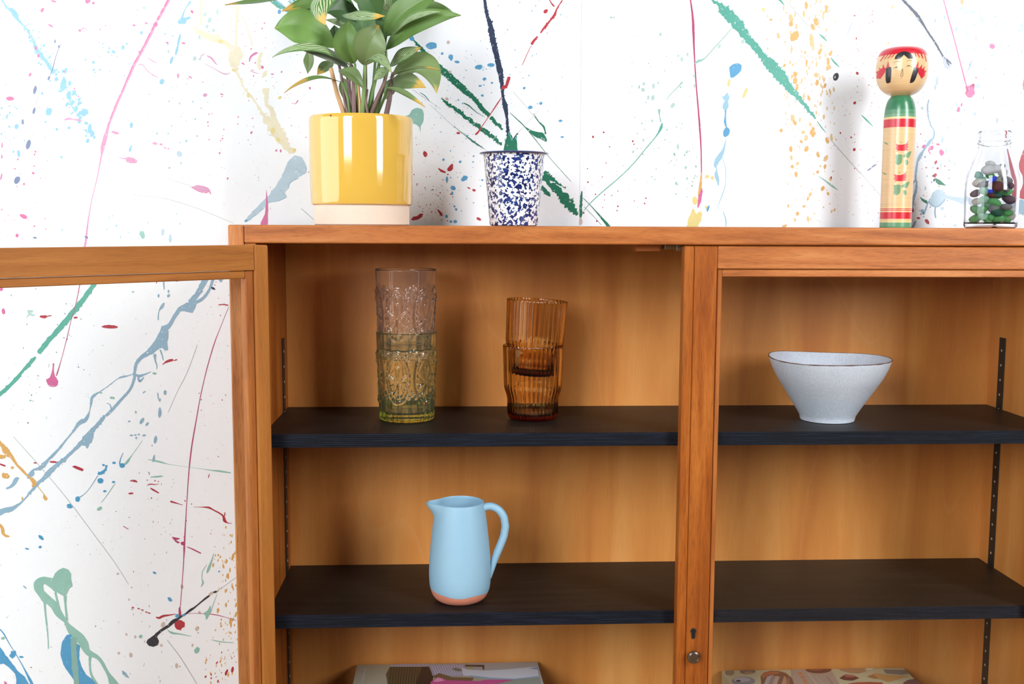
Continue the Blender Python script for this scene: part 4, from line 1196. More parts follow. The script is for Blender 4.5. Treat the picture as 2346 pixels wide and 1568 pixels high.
# --- left door, swung wide open, seen from inside
PHI = rad(135)
P0 = at(622, 900, 1.5655)
ldoor = empty('door', (P0.x - ORG[0], 1.5655 - ORG[1], ZD0))
ldoor.parent = cab
ldoor.rotation_euler = (0, 0, -PHI)
ldoor['label'] = 'open glazed door showing its inner face'
HD = ZD1 - ZD0
LW = .626      # local: x along the door from the hinge edge, y = thickness (0 = inner face, -DT = outer face), z up


def lpart(name, mat_, a, b, bev=.0012):
    mb_ = MB()
    mb_.box(a, b, 0 if bev > .0018 else bev)
    o_ = mb_.build(name, mat_, ldoor, smooth=False)
    return rounded(o_, bev) if bev > .0018 else o_


SW = .0245
lpart('stile', W_DOORZ, (0, -DT, 0), (SW, 0, HD), .0032)
lpart('stile', W_DOORZ, (LW - .036, -DT, 0), (LW, 0, HD), .002)
TR = .0355
lpart('rail', W_DOOR, (SW + .0002, -DT, HD - TR), (LW - .0362, -.0004, HD), .0006)
lpart('rail', W_DOOR, (SW + .0002, -DT, 0), (LW - .0362, -.0004, .045), .001)
lpart('glazing_bead', W_BEAD, (SW + .0004, -.0105, .0455), (SW + .0135, -.0030, HD - TR - .0006), .0012)
lpart('glazing_bead', W_BEAD, (LW - .0366 - .0125, -.0105, .0455), (LW - .0366, -.0030, HD - TR - .0006), .0012)
lpart('glazing_bead', W_DOOR, (SW + .0137, -.0105, HD - TR - .0115), (LW - .0493, -.0030, HD - TR - .0006), .0012)
lpart('glazing_bead', W_DOOR, (SW + .0137, -.0105, .0455), (LW - .0493, -.0030, .057), .0012)
lpart('rebate_lip', W_DOORZ, (SW + .0002, -DT, .0455), (SW + .0095, -.0135, HD - TR), .0006)
lpart('glass_pane', PANE, (SW + .001, -.0134, .044), (LW - .037, -.0106, HD - TR + .003), 0)
for z in (.17, HD - .17):
    mb = MB()
    mb.tube([(-.001, -DT + .0005, z - .025), (-.001, -DT + .0005, z + .025)], .0028, 10)
    mb.build('hinge', BRONZE, ldoor)

# ------------------------------------------------------------------ things on top of the cabinet
def cyl_profile_mesh(prof, seg=96):
    mb_ = MB()
    mb_.lathe(prof, seg)
    return mb_


# potted plant
PX, PY = -0.1500, 1.722
plant = empty('potted_plant', (PX, PY, TOP))
tag(plant, 'leafy green plant with striped leaves in a yellow glazed pot', 'potted plant')
mb = MB()
mb.lathe([(.0725, .0002), (.0742, .0015), (.0742, .0325), (.0742, .036)], 96)
mb.build('pot_base', plain('unglazed_clay', rgb(228, 208, 188), .75, var=.05, vscale=150), plant)
mb = MB()
mb.lathe([(.0700, .0310), (.0762, .0310), (.0782, .0325), (.0790, .0360), (.0795, .060), (.0803, .120), (.0806, .158), (.0802, .1640), (.0786, .1664), (.0768, .1656), (.0756, .1610), (.0745, .140), (.0740, .120)], 128, closed_end=False)
YGL = plain('yellow_glaze', rgb(222, 178, 74), .07, spec=.6, coat=.6, var=.05, vscale=18)
mb.build('pot', YGL, plant)
mb = MB()
N_ = 40
vv, F = [(0, 0, .150)], []
for r_ in range(1, 9):
    for k in range(N_):
        t = 2 * pi * k / N_
        vv.append((.0745 * r_ / 8 * cos(t), .0745 * r_ / 8 * sin(t), .150 + random.uniform(-.004, .006)))
for k in range(N_):
    F.append((0, 1 + k, 1 + (k + 1) % N_))
for r_ in range(7):
    for k in range(N_):
        a, b = 1 + r_ * N_ + k, 1 + r_ * N_ + (k + 1) % N_
        F.append((a, a + N_, b + N_, b))
mb.add(vv, F)
SOIL = plain('potting_soil', rgb(92, 58, 40), .95, var=.4, vscale=300, bump=.6)
mb.build('soil', SOIL, plant, smooth=False)
mb = MB()
for k in range(26):
    x, y = random.uniform(-.045, .035), random.uniform(-.070, -.030)
    r_ = random.uniform(.002, .0045)
    mb.add([(x + r_ * random.uniform(.6, 1.2) * a, y + r_ * random.uniform(.6, 1.2) * b, .163 + r_ * random.uniform(.5, 1.1) * c) for a, b, c in ((-1, 0, 0), (1, 0, 0), (0, -1, 0), (0, 1, 0), (0, 0, -3), (0, 0, 1))],
           [(0, 2, 5), (2, 1, 5), (1, 3, 5), (3, 0, 5), (2, 0, 4), (1, 2, 4), (3, 1, 4), (0, 3, 4)])
o = mb.build('bark_chips', plain('bark', rgb(120, 76, 52), .9, var=.3, vscale=200), plant, smooth=False)
o['kind'] = 'stuff'


def leaf_mat(name, c1, c2, stripe, under):
    m, nt, p = new_mat(name)
    N, L = nt.nodes, nt.links
    uv = N.new('ShaderNodeUVMap')
    sep = N.new('ShaderNodeSeparateXYZ')
    L.new(uv.outputs[0], sep.inputs[0])

    def math_(op, a, b=None, va=None, vb=None):
        n = N.new('ShaderNodeMath')
        n.operation = op
        if a is not None:
            L.new(a, n.inputs[0])
        elif va is not None:
            n.inputs[0].default_value = va
        if b is not None:
            L.new(b, n.inputs[1])
        elif vb is not None:
            n.inputs[1].default_value = vb
        return n.outputs[0]
    u = math_('ABSOLUTE', math_('SUBTRACT', sep.outputs[0], vb=.5))      # 0 at midrib .. .5 at edge
    v = sep.outputs[1]
    nz = N.new('ShaderNodeTexNoise')
    nz.inputs['Scale'].default_value = 5
    nz.inputs['Detail'].default_value = 4
    L.new(uv.outputs[0], nz.inputs['Vector'])
    ph = math_('SUBTRACT', math_('MULTIPLY', v, vb=5.0 if stripe else 16.0), math_('MULTIPLY', u, vb=9.0 if stripe else 20.0))
    ph = math_('ADD', ph, math_('MULTIPLY', nz.outputs['Fac'], vb=.7))
    fr = math_('FRACT', ph)
    cr = N.new('ShaderNodeValToRGB')
    cr.color_ramp.elements[0].position = .0
    cr.color_ramp.elements[0].color = (0, 0, 0, 1)
    cr.color_ramp.elements[1].position = .62 if stripe else .9
    cr.color_ramp.elements[1].color = (1, 1, 1, 1)
    if stripe:
        k = cr.color_ramp.elements.new(.42)
        k.color = (0, 0, 0, 1)
        k = cr.color_ramp.elements.new(.95)
        k.color = (1, 1, 1, 1)
    L.new(fr, cr.inputs['Fac'])
    edge = N.new('ShaderNodeMapRange')
    edge.inputs['From Min'].default_value = .47
    edge.inputs['From Max'].default_value = .38
    L.new(u, edge.inputs['Value'])
    fac = math_('MULTIPLY', cr.outputs['Color'], edge.outputs['Result'])
    mx = N.new('ShaderNodeMix')
    mx.data_type = 'RGBA'
    L.new(fac, mx.inputs[0])
    mx.inputs[6].default_value = c1
    mx.inputs[7].default_value = c2
    # yellow tip, how far it reaches is a property of each leaf
    at_ = N.new('ShaderNodeAttribute')
    at_.attribute_type = 'OBJECT'
    at_.attribute_name = 'tip'
    lim = math_('SUBTRACT', math_('ADD', v, math_('MULTIPLY', math_('SUBTRACT', nz.outputs['Fac'], vb=.5), vb=.25)), math_('SUBTRACT', None, at_.outputs['Fac'], va=1.0))
    mr = N.new('ShaderNodeMapRange')
    mr.inputs['From Min'].default_value = -.03
    mr.inputs['From Max'].default_value = .06
    L.new(lim, mr.inputs['Value'])
    mx2 = N.new('ShaderNodeMix')
    mx2.data_type = 'RGBA'
    L.new(mr.outputs['Result'], mx2.inputs[0])
    L.new(mx.outputs[2], mx2.inputs[6])
    mx2.inputs[7].default_value = rgb(232, 194, 92)
    if under:
        mx2.inputs[7].default_value = rgb(220, 180, 90)
    oi = N.new('ShaderNodeObjectInfo')
    hv = N.new('ShaderNodeHueSaturation')
    r = N.new('ShaderNodeMapRange')
    r.inputs['To Min'].default_value = .8
    r.inputs['To Max'].default_value = 1.15
    L.new(oi.outputs['Random'], r.inputs['Value'])
    L.new(r.outputs['Result'], hv.inputs['Value'])
    L.new(mx2.outputs[2], hv.inputs['Color'])
    L.new(hv.outputs['Color'], p.inputs['Base Color'])
    p.inputs['Roughness'].default_value = .38
    p.inputs['Subsurface Weight'].default_value = 0.0
    bp = N.new('ShaderNodeBump')
    bp.inputs['Strength'].default_value = .3
    bp.inputs['Distance'].default_value = .001
    L.new(fr, bp.inputs['Height'])
    L.new(bp.outputs['Normal'], p.inputs['Normal'])
    # light shines through a leaf
    tl = N.new('ShaderNodeBsdfTranslucent')
    L.new(hv.outputs['Color'], tl.inputs['Color'])
    ms = N.new('ShaderNodeMixShader')
    ms.inputs[0].default_value = .25
    L.new(p.outputs[0], ms.inputs[1])
    L.new(tl.outputs[0], ms.inputs[2])
    L.new(ms.outputs[0], N['Material Output'].inputs['Surface'])
    return m


LF_PLAIN = leaf_mat('leaf_green', rgb(116, 154, 74), rgb(134, 172, 94), False, False)
LF_DEEP = leaf_mat('leaf_deep_green', rgb(86, 126, 70), rgb(104, 144, 88), False, False)
LF_STRIPE = leaf_mat('leaf_striped', rgb(92, 138, 66), rgb(214, 226, 180), True, False)
LF_OLIVE = leaf_mat('leaf_olive', rgb(128, 152, 92), rgb(146, 168, 112), False, False)
LF_UNDER = leaf_mat('leaf_underside', rgb(152, 162, 140), rgb(164, 172, 150), False, True)


def leaf(mat_, base, mid, tip, width, tilt=60, fold=.25, curl=0.0, yel=.0, side=0.0, peak=.45, roll=0.0):
    """base/mid/tip: (photo x, photo y, depth offset from the pot axis); the leaf face leans tilt degrees from up towards the viewer"""
    q = [at(p[0], p[1], PY + p[2]) - Vector((PX, PY, TOP)) for p in (base, mid, tip)]
    ctrl = q[1] * 2 - (q[0] + q[2]) * .5
    wm = width * (PY + mid[2]) / FPX
    n, mcr = 22, 6
    n0 = Vector((sin(rad(side)), -sin(rad(tilt)), cos(rad(tilt))))
    top, uvs = [], []
    bot = []
    for i in range(n + 1):
        t = i / n
        c = q[0] * (1 - t) ** 2 + ctrl * (2 * t * (1 - t)) + q[2] * t ** 2
        d = ((ctrl - q[0]) * (1 - t) + (q[2] - ctrl) * t).normalized()
        wd = d.cross(n0)
        if wd.length < .05:
            wd = Vector((1, 0, 0))
        wd.normalize()
        nn = wd.cross(d).normalized()
        if roll:
            ra = rad(roll) * t
            wd, nn = wd * cos(ra) + nn * sin(ra), nn * cos(ra) - wd * sin(ra)
        # ovate outline with a drawn-out point
        a = t / peak if t < peak else (1 - t) / (1 - peak)
        a = max(a, 0)
        w = wm * .5 * (sin(a * pi / 2) ** (.75 if t < peak else .95))
        w = max(w, .0004)
        for j in range(-mcr, mcr + 1):
            s_ = j / mcr
            ph = 1 - abs(s_)
            lift = abs(s_) * fold * w - curl * w * s_ * s_ + .02 * wm * sin(11 * t + 3 * s_) * abs(s_)
            p = c + wd * (w * s_) + nn * lift
            top.append(p + nn * .00018)
            bot.append(p - nn * .00018)
            uvs.append((s_ * .5 + .5, t))
    mb_ = MB()
    k = 2 * mcr + 1
    F1, F2 = [], []
    for i in range(n):
        for j in range(k - 1):
            a, b = i * k + j, i * k + j + 1
            F1.append((a, b, b + k, a + k))
            F2.append((a + k, b + k, b, a))
    # make sure the top side faces along +nn
    mb_.add(top, F2, 0, uvs)
    mb_.add(bot, F1, 1, uvs)
    o = mb_.build('leaf', [mat_, LF_UNDER], plant, angle=180)
    o['tip'] = float(yel)
    return o


ST_G = plain('stem_green', rgb(110, 140, 72), .5, var=.2, vscale=40)
ST_P = plain('stem_purple_brown', rgb(122, 92, 88), .5, var=.25, vscale=40)
ST_T = plain('stem_dry_tan', rgb(206, 160, 112), .6, var=.12, vscale=60)


def stem(mat_, pts, r0=.0026, r1=.0017):
    P = [at(p[0], p[1], PY + p[2]) - Vector((PX, PY, TOP)) for p in pts]
    P = [Vector(p) for p in smooth_pts([tuple(p) for p in P], .006)] if len(P) > 2 else P
    n = len(P)
    mb_ = MB()
    mb_.tube(P, [r0 + (r1 - r0) * i / (n - 1) for i in range(n)], 10)
    mb_.build('stem', mat_, plant)


# the leaves, front to back (photo positions of leaf base, middle, tip with their own depth)
leaf(LF_PLAIN, (768, 110, -.03), (700, 62, -.055), (630, 66, -.05), 84, tilt=72, fold=.12, curl=.12, peak=.60)
leaf(LF_STRIPE, (806, 152, -.03), (716, 100, -.075), (624, 132, -.085), 40, tilt=38, fold=-.35, curl=.1, peak=.45)
leaf(LF_UNDER, (800, 156, -.03), (738, 122, -.06), (668, 108, -.06), 26, tilt=70, fold=.1, peak=.4)
leaf(LF_PLAIN, (784, 190, -.04), (718, 181, -.07), (652, 213, -.09), 28, tilt=22, fold=.2, yel=.42, peak=.4)
leaf(LF_OLIVE, (704, 116, -.01), (708, 140, -.02), (705, 169, -.025), 26, tilt=85, fold=.1, side=-20)
leaf(LF_OLIVE, (764, 140, .0), (744, 154, -.02), (727, 172, -.03), 26, tilt=75, fold=.15, yel=.3)
leaf(LF_PLAIN, (742, 6, -.01), (696, 12, -.03), (646, 26, -.04), 34, tilt=58, fold=.2, yel=.28)
leaf(LF_OLIVE, (730, 22, -.02), (690, 22, -.04), (652, 24, -.045), 14, tilt=50, fold=.1, yel=.5)
leaf(LF_PLAIN, (735, -22, -.0), (620, -2, -.05), (515, 12, -.09), 40, tilt=32, fold=.15, yel=.14)
leaf(LF_STRIPE, (800, -24, -.06), (735, -4, -.095), (746, 58, -.11), 62, tilt=62, fold=-.15, curl=.25, yel=.16, peak=.5, side=-25)
leaf(LF_DEEP, (830, 46, -.02), (786, 24, -.045), (744, 30, -.06), 50, tilt=70, fold=.1, roll=10)
leaf(LF_STRIPE, (806, 74, -.05), (776, 54, -.07), (746, 46, -.075), 20, tilt=55, fold=.2)
leaf(LF_DEEP, (866, 40, -.03), (846, 2, -.05), (818, -34, -.06), 64, tilt=75, fold=.12)
leaf(LF_STRIPE, (784, 34, -.07), (826, 38, -.105), (882, 37, -.12), 30, tilt=55, fold=.2, yel=.22, roll=-20)
leaf(LF_PLAIN, (882, 84, -.03), (932, 24, -.05), (1016, -18, -.06), 62, tilt=72, fold=.2, curl=.1)
leaf(LF_PLAIN, (884, 114, -.05), (958, 56, -.085), (1056, 36, -.11), 62, tilt=64, fold=.22, peak=.5, roll=8)
leaf(LF_STRIPE, (900, 84, -.055), (946, 42, -.09), (1010, 28, -.11), 30, tilt=50, fold=.15)
leaf(LF_PLAIN, (924, 40, -.0), (982, 18, -.02), (1046, 38, -.03), 36, tilt=62, fold=.15)
leaf(LF_PLAIN, (812, 146, -.055), (796, 98, -.075), (802, 46, -.075), 62, tilt=84, fold=.2, side=-12, peak=.5)
leaf(LF_OLIVE, (834, 150, -.06), (846, 104, -.085), (868, 58, -.085), 74, tilt=84, fold=.18, side=10, peak=.55, yel=.06)
leaf(LF_DEEP, (840, 116, -.02), (838, 76, -.045), (834, 30, -.04), 66, tilt=82, fold=.15)
leaf(LF_STRIPE, (834, 150, -.08), (864, 130, -.115), (898, 168, -.13), 34, tilt=48, fold=.15, curl=.2, yel=.05)
leaf(LF_STRIPE, (892, 152, -.03), (924, 128, -.05), (965, 110, -.06), 38, tilt=58, fold=.2, yel=.14)
leaf(LF_OLIVE, (900, 168, -.02), (970, 148, -.045), (1000, 214, -.06), 66, tilt=66, fold=.15, curl=.12, yel=.06, side=15)
leaf(LF_OLIVE, (892, 178, -.05), (950, 158, -.085), (1008, 161, -.10), 20, tilt=28, fold=.3, yel=.30)
leaf(LF_OLIVE, (892, 196, -.03), (930, 186, -.06), (976, 202, -.075), 42, tilt=76, fold=.12, yel=.26)
leaf(LF_OLIVE, (880, 200, -.05), (922, 214, -.08), (974, 246, -.10), 22, tilt=30, fold=.35, yel=.24)
leaf(LF_OLIVE, (776, 162, -.06), (806, 170, -.085), (832, 204, -.09), 34, tilt=70, fold=.15, side=15)
leaf(LF_OLIVE, (784, 178, -.0), (790, 204, -.01), (788, 230, -.015), 26, tilt=85, fold=.1)
leaf(LF_OLIVE, (898, 180, .0), (892, 204, -.01), (884, 228, -.015), 30, tilt=82, fold=.1)
leaf(LF_DEEP, (776, 112, .0), (770, 86, -.01), (766, 58, -.01), 42, tilt=85, fold=.12)
leaf(LF_DEEP, (872, 104, .0), (862, 66, -.02), (858, 26, -.02), 58, tilt=85, fold=.12, side=15)
leaf(LF_DEEP, (880, 130, -.03), (868, 110, -.05), (890, 70, -.04), 34, tilt=80, fold=.2, side=25)
leaf(LF_STRIPE, (888, 154, -.045), (874, 168, -.06), (856, 184, -.065), 26, tilt=66, fold=.2)
leaf(LF_STRIPE, (890, 30, .0), (880, -12, -.01), (864, -62, -.01), 36, tilt=82, fold=.2)
leaf(LF_PLAIN, (838, 20, .03), (800, -60, .03), (760, -110, .02), 66, tilt=78, fold=.2)
leaf(LF_STRIPE, (846, 20, .03), (880, -60, .02), (930, -120, .0), 66, tilt=74, fold=.2)
leaf(LF_PLAIN, (836, 20, .04), (846, -80, .05), (830, -170, .04), 70, tilt=84, fold=.2)
leaf(LF_DEEP, (812, 60, .04), (770, 10, .07), (714, -30, .08), 60, tilt=66, fold=.2)
leaf(LF_DEEP, (860, 70, .04), (900, 30, .07), (950, -10, .08), 60, tilt=66, fold=.2)
leaf(LF_PLAIN, (820, 130, .02), (796, 104, .03), (768, 92, .03), 40, tilt=70, fold=.2)

stem(ST_T, [(790, 266, -.045), (772, 215, -.05), (758, 156, -.05)], .0036, .0030)
stem(ST_P, [(797, 266, -.04), (789, 220, -.04), (781, 168, -.035), (768, 112, -.03)], .0030, .0018)
stem(ST_G, [(803, 266, -.05), (797, 225, -.055), (784, 190, -.045)], .0024, .0015)
stem(ST_P, [(812, 266, -.055), (811, 220, -.06), (810, 180, -.055), (806, 150, -.04)], .0040, .0022)
stem(ST_G, [(820, 266, -.05), (817, 210, -.06), (813, 146, -.055)], .0026, .0018)
stem(ST_G, [(830, 266, -.06), (834, 210, -.068), (836, 150, -.062)], .0040, .0024)
stem(ST_P, [(838, 266, -.045), (838, 215, -.05), (838, 150, -.04), (838, 100, -.03)], .0028, .0018)
stem(ST_G, [(843, 266, -.05), (852, 212, -.055), (868, 150, -.04), (876, 100, -.03)], .0036, .0020)
stem(ST_P, [(848, 266, -.055), (864, 226, -.06), (880, 190, -.055), (888, 154, -.045)], .0034, .0022)
stem(ST_G, [(858, 266, -.045), (872, 220, -.05), (886, 170, -.05), (884, 114, -.05)], .0030, .0020)
stem(ST_P, [(884, 268, -.050), (892, 230, -.048), (897, 190, -.035), (900, 168, -.02)], .0040, .0026)
stem(ST_P, [(806, 266, -.02), (800, 190, -.02), (806, 120, -.02), (828, 50, -.02)], .0026, .0018)
stem(ST_G, [(850, 266, -.02), (856, 190, -.02), (862, 110, -.01), (866, 40, -.02)], .0026, .0018)
stem(ST_G, [(835, 266, .0), (838, 150, .02), (838, 20, .03)], .003, .002)

stem(ST_P, [(816, 266, -.03), (806, 230, -.03), (798, 190, -.02), (790, 150, -.01)], .0030, .0018)
stem(ST_T, [(825, 266, -.06), (824, 230, -.064), (821, 196, -.06), (818, 160, -.05)], .0022, .0016)
stem(ST_P, [(843, 268, -.062), (838, 236, -.066), (842, 205, -.062)], .0022, .0016)
stem(ST_G, [(862, 266, -.03), (880, 225, -.03), (893, 190, -.03)], .0028, .0020)
stem(ST_P, [(800, 268, -.05), (792, 240, -.05), (786, 205, -.04), (784, 190, -.04)], .0030, .0020)

# enamel tumbler
CXm, CYm = 0.0887, 1.715
cup = empty('enamel_tumbler', (CXm, CYm, TOP))
tag(cup, 'white enamel tumbler splattered with dark blue, blue rim', 'tumbler')


def enamel():
    m, nt, p = new_mat('speckled_enamel')
    N, L = nt.nodes, nt.links
    tc = N.new('ShaderNodeTexCoord')
    mp = N.new('ShaderNodeMapping')
    mp.inputs['Rotation'].default_value = (.5, .8, .3)
    mp.inputs['Scale'].default_value = (185, 185, 195)
    L.new(tc.outputs['Object'], mp.inputs['Vector'])
    n1 = N.new('ShaderNodeTexNoise')
    n1.inputs['Scale'].default_value = 1.0
    n1.inputs['Detail'].default_value = 1.6
    n1.inputs['Roughness'].default_value = .45
    n1.inputs['Distortion'].default_value = .35
    L.new(mp.outputs['Vector'], n1.inputs['Vector'])
    c1 = N.new('ShaderNodeValToRGB')
    c1.color_ramp.elements[0].position, c1.color_ramp.elements[1].position = .515, .53
    L.new(n1.outputs['Fac'], c1.inputs['Fac'])
    vo = N.new('ShaderNodeTexVoronoi')
    vo.inputs['Scale'].default_value = 190
    L.new(tc.outputs['Object'], vo.inputs['Vector'])
    c2 = N.new('ShaderNodeValToRGB')
    c2.color_ramp.elements[0].position, c2.color_ramp.elements[1].position = .22, .26
    c2.color_ramp.elements[0].color = (1, 1, 1, 1)
    c2.color_ramp.elements[1].color = (0, 0, 0, 1)
    L.new(vo.outputs['Distance'], c2.inputs['Fac'])
    mxx = N.new('ShaderNodeMath')
    mxx.operation = 'MAXIMUM'
    L.new(c1.outputs['Color'], mxx.inputs[0])
    L.new(c2.outputs['Color'], mxx.inputs[1])
    n3 = N.new('ShaderNodeTexNoise')
    n3.inputs['Scale'].default_value = 160
    L.new(tc.outputs['Object'], n3.inputs['Vector'])
    c3 = N.new('ShaderNodeValToRGB')
    c3.color_ramp.elements[0].position, c3.color_ramp.elements[0].color = .35, rgb(22, 28, 78)
    c3.color_ramp.elements[1].position, c3.color_ramp.elements[1].color = .68, rgb(48, 70, 140)
    L.new(n3.outputs['Fac'], c3.inputs['Fac'])
    mx = N.new('ShaderNodeMix')
    mx.data_type = 'RGBA'
    L.new(mxx.outputs[0], mx.inputs[0])
    mx.inputs[6].default_value = (.82, .83, .86, 1)
    L.new(c3.outputs['Color'], mx.inputs[7])
    L.new(mx.outputs[2], p.inputs['Base Color'])
    p.inputs['Roughness'].default_value = .12
    p.inputs['Coat Weight'].default_value = .4
    return m


mb = MB()
mb.lathe([(.0340, .0), (.0372, .0010), (.0382, .0035), (.0400, .025), (.0432, .060), (.0466, .095), (.0480, .1085), (.0490, .1120), (.0482, .1122), (.0470, .1090), (.0425, .060), (.0376, .006), (.0300, .0030)], 96)
mb.build('body', enamel(), cup)
mb = MB()
pts = []
R_, r_ = .0526, .0017
vv, F = [], []
A, B = 96, 10
for k in range(A):
    t = 2 * pi * k / A
    for j in range(B):
        s_ = 2 * pi * j / B
        rr = .0515 + .0030 * cos(s_)
        vv.append((rr * cos(t), rr * sin(t), .1127 + .0016 * sin(s_)))
for k in range(A):
    for j in range(B):
        F.append((k * B + j, ((k + 1) % A) * B + j, ((k + 1) % A) * B + (j + 1) % B, k * B + (j + 1) % B))
mb.add(vv, F)
mb.build('rim', plain('blue_enamel_rim', rgb(52, 62, 104), .15, coat=.4), cup)

# turned wooden doll
DX, DY = 0.7060 * 1.775 / 1.722, 1.775
doll = empty('wooden_doll', (DX, DY, TOP))
doll.scale = (1.031, 1.031, 1.031)
tag(doll, 'turned wooden doll with red cap and green and red bands', 'doll')


def z_ramp(name, stops, base_rough=.3):
    m, nt, p = new_mat(name)
    N, L = nt.nodes, nt.links
    tc = N.new('ShaderNodeTexCoord')
    sp = N.new('ShaderNodeSeparateXYZ')
    L.new(tc.outputs['Object'], sp.inputs[0])
    mr = N.new('ShaderNodeMath')
    mr.operation = 'DIVIDE'
    mr.inputs[1].default_value = .3
    L.new(sp.outputs[2], mr.inputs[0])
    cr = N.new('ShaderNodeValToRGB')
    cr.color_ramp.interpolation = 'CONSTANT'
    e = cr.color_ramp.elements
    e[0].position, e[0].color = 0.0, stops[0][1]
    e[1].position, e[1].color = stops[1][0] / .3, stops[1][1]
    for z, c in stops[2:]:
        k = e.new(z / .3)
        k.color = c
    L.new(mr.outputs[0], cr.inputs['Fac'])
    mp = N.new('ShaderNodeMapping')
    mp.inputs['Scale'].default_value = (20, 20, 900)
    L.new(tc.outputs['Object'], mp.inputs['Vector'])
    nz = N.new('ShaderNodeTexNoise')
    nz.inputs['Scale'].default_value = 1
    L.new(mp.outputs['Vector'], nz.inputs['Vector'])
    r2 = N.new('ShaderNodeMapRange')
    r2.inputs['To Min'].default_value, r2.inputs['To Max'].default_value = .82, 1.12
    L.new(nz.outputs['Fac'], r2.inputs['Value'])
    hv = N.new('ShaderNodeHueSaturation')
    L.new(r2.outputs['Result'], hv.inputs['Value'])
    L.new(cr.outputs['Color'], hv.inputs['Color'])
    L.new(hv.outputs['Color'], p.inputs['Base Color'])
    p.inputs['Roughness'].default_value = base_rough
    p.inputs['Coat Weight'].default_value = .35
    p.inputs['Coat Roughness'].default_value = .15
    return m


DW = rgb(226, 190, 140)
DR, DG, DYl = rgb(206, 36, 52), rgb(56, 122, 84), rgb(232, 206, 140)
BODY = z_ramp('doll_body_paint', [(0, rgb(96, 150, 112)), (.0072, DYl), (.0105, DW), (.0132, DR), (.0243, DW), (.0262, DR), (.0270, DW), (.0288, DR), (.0295, DW), (.0316, DYl), (.0322, DW),
                                   (.1500, DYl), (.1506, DW), (.1525, DR), (.1533, DW), (.1548, DR), (.1556, DW), (.1580, DR), (.1700, DW), (.1712, DYl), (.1735, rgb(232, 206, 140)), (.1745, rgb(108, 154, 118)), (.179, rgb(84, 142, 104)), (.186, DG)])
HEAD = z_ramp('doll_head_paint', [(0, DW), (.2690, DR), (.295, DR)])
BODY_P = [(.0238, .0), (.0243, .0012), (.0244, .060), (.0246, .120), (.0246, .165), (.0242, .176), (.0232, .187), (.0214, .196), (.0190, .2025), (.0162, .2064), (.0150, .2075), (.0140, .2085)]
HEAD_P = [(.0140, .2080), (.0158, .2092), (.0220, .2118), (.0285, .2165), (.0338, .2235), (.0372, .2320), (.0391, .2420), (.0396, .2510), (.0392, .2595), (.0380, .2675), (.0356, .2745), (.0315, .2795), (.0250, .2825), (.0150, .2840), (.0060, .2843), (.0005, .2843)]


def dense(prof, step=.0016):
    return smooth_pts(prof, step)


BP, HP = dense(BODY_P), dense(HEAD_P)
mb = MB()
mb.lathe(BP, 80)
body_o = mb.build('body', BODY, doll)
mb = MB()
mb.lathe(HP, 96)
head_o = mb.build('head', HEAD, doll)
FACE = math.atan2(-DY, -DX)


def r_at(prof, z):
    for (r0, z0), (r1, z1) in zip(prof, prof[1:]):
        if z0 <= z <= z1 and z1 > z0:
            return r0 + (r1 - r0) * (z - z0) / (z1 - z0)
    return prof[-1][0]


def decal(name, prof, outline, mat_, parent, lift=.00025, sub=.0012, soft=False):
    """painted shape wrapped on a turned surface; outline: (sideways metres, z)"""
    if soft:
        outline = smooth_pts(list(outline) + [outline[0]], .0006)[:-1]
    tris = tessellate_polygon([[Vector((x, z, 0)) for x, z in outline]])
    T = [[outline[i] for i in t] for t in tris]
    for _ in range(3):       # refine so that the paint follows the curve
        T2 = []
        for a, b, c in T:
            L_ = [(math.dist(a, b), 0), (math.dist(b, c), 1), (math.dist(c, a), 2)]
            if max(L_)[0] > sub * 2:
                ab, bc, ca = ((a[0] + b[0]) / 2, (a[1] + b[1]) / 2), ((b[0] + c[0]) / 2, (b[1] + c[1]) / 2), ((c[0] + a[0]) / 2, (c[1] + a[1]) / 2)
                T2 += [[a, ab, ca], [ab, b, bc], [ca, bc, c], [ab, bc, ca]]
            else:
                T2.append([a, b, c])
        T = T2
    mb_ = MB()
    for t in T:
        v = []
        for x, z in t:
            r = r_at(prof, z)
            an = FACE + math.asin(max(-.98, min(.98, x / r)))
            v.append(((r + lift) * cos(an), (r + lift) * sin(an), z))
        n = (Vector(v[1]) - Vector(v[0])).cross(Vector(v[2]) - Vector(v[0]))
        if n.dot(Vector((v[0][0], v[0][1], 0))) < 0:
            v.reverse()
        mb_.add(v, [(0, 1, 2)])
    return mb_.build(name, mat_, parent, smooth=False)


def ribbon(pts, w):
    P = smooth_pts(pts, max(w, .0006))
    L_, R_ = [], []
    for i, (x, y) in enumerate(P):
        x0, y0 = P[max(i - 1, 0)]
        x1, y1 = P[min(i + 1, len(P) - 1)]
        l = math.hypot(x1 - x0, y1 - y0) or 1
        L_.append((x - (y1 - y0) / l * w / 2, y + (x1 - x0) / l * w / 2))
        R_.append((x + (y1 - y0) / l * w / 2, y - (x1 - x0) / l * w / 2))
    return L_ + R_[::-1]


KH = .000700


def hd(pts):    # photo zoom positions on the head -> sideways metres, height
    return [((1990 + x / 11.2 - 2065.5) * KH, .2843 - (100 + y / 11.2 - 110.5) * .000690) for x, y in pts]


